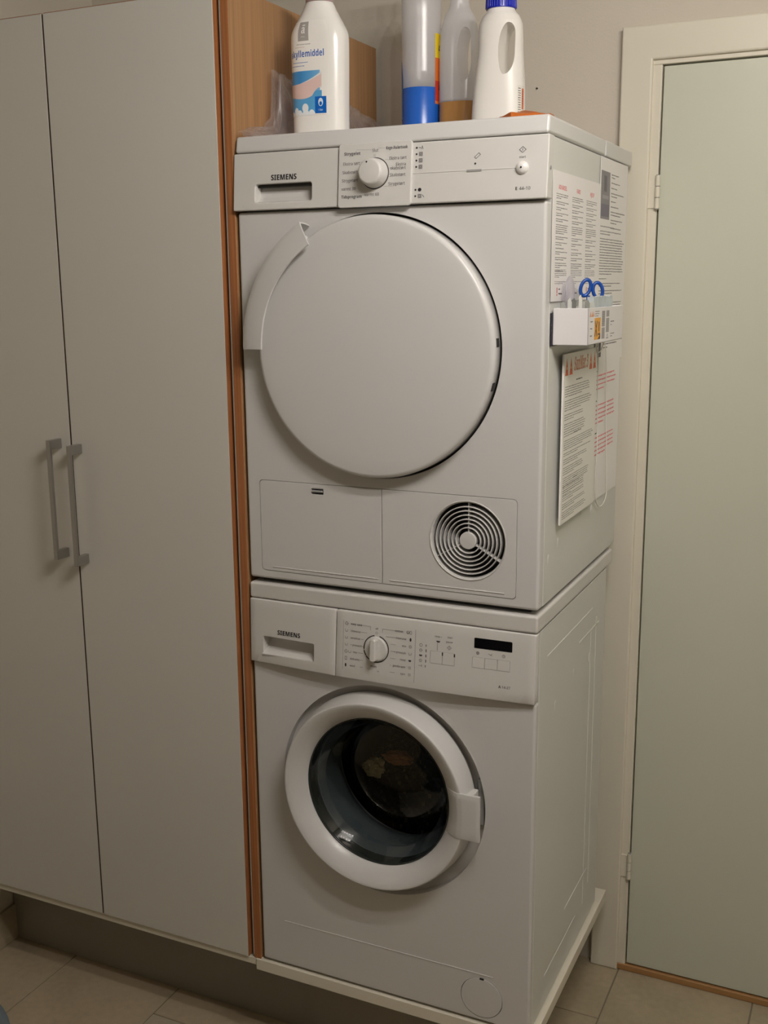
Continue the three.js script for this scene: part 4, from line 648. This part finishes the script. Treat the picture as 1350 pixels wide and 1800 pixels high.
{ // orange packet near the front right corner
  const g = new THREE.PlaneGeometry(0.092, 0.07, 36, 24); g.rotateX(-Math.PI / 2); const p = g.attributes.position;
  const up = (x, z) => 0.0075 + 0.006 * Math.max(0, 1 - (x / 0.05) ** 2) * Math.max(0, 1 - (z / 0.036) ** 2) + 0.0035 * noise.noise(x * 45, z * 45, 2) - 0.004 * Math.max(0, x / 0.05);
  for (let i = 0; i < p.count; i++) { const x = p.getX(i), t = Math.min(1, 0.15 + (x + 0.046) / 0.03); p.setY(i, Math.max(0.002, up(x, p.getZ(i)) * (x < 0 ? 0.75 + 0.25 * t : 1))); p.setZ(i, p.getZ(i) * (0.35 + 0.65 * t) - 0.01 * (1 - t)); }
  g.computeVertexNormals(); const b = g.clone(); const q = b.attributes.position; for (let i = 0; i < q.count; i++) q.setY(i, Math.max(0.0006, 0.0012 + 0.1 * (q.getY(i) - 0.008))); b.computeVertexNormals();
  const tex = texGrid(128, (u, v) => { const k = tn(u, v, 4, 5, 6) > 0.12 ? 0.55 : 1; return [188 * k, 100 * k, 36 * k]; });
  const side = []; // join the two sheets round their rim
  const P = (src, i, j) => { const k = j * 37 + i; return [src.getX(k), src.getY(k), src.getZ(k)]; };
  const rim = []; for (let i = 0; i < 36; i++) rim.push([i, 0]); for (let j = 0; j < 24; j++) rim.push([36, j]); for (let i = 36; i > 0; i--) rim.push([i, 24]); for (let j = 24; j > 0; j--) rim.push([0, j]);
  for (let r = 0; r < rim.length; r++) { const [a, c] = rim[r], [d, e] = rim[(r + 1) % rim.length]; side.push(...P(p, a, c), ...P(p, d, e), ...P(q, d, e), ...P(p, a, c), ...P(q, d, e), ...P(q, a, c)); }
  const sg = new THREE.BufferGeometry(); sg.setAttribute('position', new THREE.Float32BufferAttribute(side, 3)); sg.setAttribute('uv', new THREE.Float32BufferAttribute(new Array(side.length / 3 * 2).fill(0.1), 2)); sg.computeVertexNormals();
  const o = single('foil_packet', merge([g, b, sg]), std(0xffffff, 0.35, { map: tex }), 'small flat orange packet lying by the white bottle at the dryer corner', 'packet', [0.541, TOP + 0.0003, -0.062]); o.rotation.y = 0.12;
}
{ // crumpled clear plastic bag along the oak panel
  const top = [[0.0, 0.008], [-0.03, 0.02], [-0.09, 0.028], [-0.112, 0.05], [-0.12, 0.137], [-0.135, 0.137], [-0.2, 0.124], [-0.3, 0.12], [-0.45, 0.114], [-0.6, 0.092]];
  const H = (z) => { for (let i = 0; i < top.length - 1; i++) if (z <= top[i][0] && z >= top[i + 1][0]) { const t = (z - top[i][0]) / (top[i + 1][0] - top[i][0]); return top[i][1] + t * (top[i + 1][1] - top[i][1]); } return 0.01; };
  const nu = 120, nv = 30, mk = (xo, s, k) => { const pos = [], uv = [], idx = []; for (let i = 0; i <= nu; i++) for (let j = 0; j <= nv; j++) { const z = -0.597 * i / nu, v = j / nv, h = H(z) * k; const f = noise.noise(z * 28, v * 3 + s, s) * 0.009 + noise.noise(z * 80, v * 8, s) * 0.0035; pos.push(Math.max(0.004, xo + f * Math.min(1, v + 0.3) - 0.008 * v), 0.0005 + h * v, z + 0.01 * noise.noise(z * 20, v * 4, s + 4) * v); uv.push(i / nu, v); } for (let i = 0; i < nu; i++) for (let j = 0; j < nv; j++) { const a = i * (nv + 1) + j, b = a + 1, c = a + nv + 1, d = c + 1; idx.push(a, b, c, b, d, c); } const g = new THREE.BufferGeometry(); g.setAttribute('position', new THREE.Float32BufferAttribute(pos, 3)); g.setAttribute('uv', new THREE.Float32BufferAttribute(uv, 2)); g.setIndex(idx); g.computeVertexNormals(); return g; };
  const bag = merge([mk(0.02, 1.3, 1), mk(0.036, 5.7, 0.93)]);
  single('plastic_bag', bag, new THREE.MeshPhysicalMaterial({ color: 0xf0ecec, roughness: 0.3, transmission: 0.88, thickness: 0, side: THREE.DoubleSide }), 'crumpled clear plastic bag lying along the oak panel behind the softener bottle', 'bag', [0, TOP, 0]);
}
// small dark nail in the back wall
{ const g = cyl(0.002, 0.0016, [0, 0, 0], [0, 0, 0.004], 12); single('wall_nail', g, M.dark, 'tiny dark nail head in the back wall right of the white bottle', 'nail', [0.3752, F + 1.8439, ZB]); }
{ // tub whose rim enters the lower left corner
  const b = thing('laundry_tub', 'blue-grey plastic tub with a dark inside, cut off at the bottom left corner', 'tub', [-0.378, 0, 0.655]);
  part('tub_wall', new THREE.LatheGeometry([[0.155, 0.001], [0.16, 0], [0.2, 0.335], [0.2145, 0.337], [0.2145, 0.344], [0.198, 0.344], [0.19, 0.33], [0.152, 0.012], [0, 0.012]].map(([r, yy]) => new THREE.Vector2(r, yy)), 96), std(0x58646c, 0.45), b);
  const load = new THREE.SphereGeometry(0.165, 48, 24, 0, Math.PI * 2, 0, Math.PI / 2); { const p = load.attributes.position; for (let i = 0; i < p.count; i++) { const s = 1 + 0.15 * noise.noise(p.getX(i) * 12, p.getY(i) * 12, p.getZ(i) * 12); p.setXYZ(i, p.getX(i) * Math.min(1, s), p.getY(i) * 0.35 * s, p.getZ(i) * Math.min(1, s)); } load.computeVertexNormals(); load.translate(0, 0.1, 0); }
  part('dark_laundry', load, std(0x141416, 0.95), b);
}

renderer.render(scene, camera);
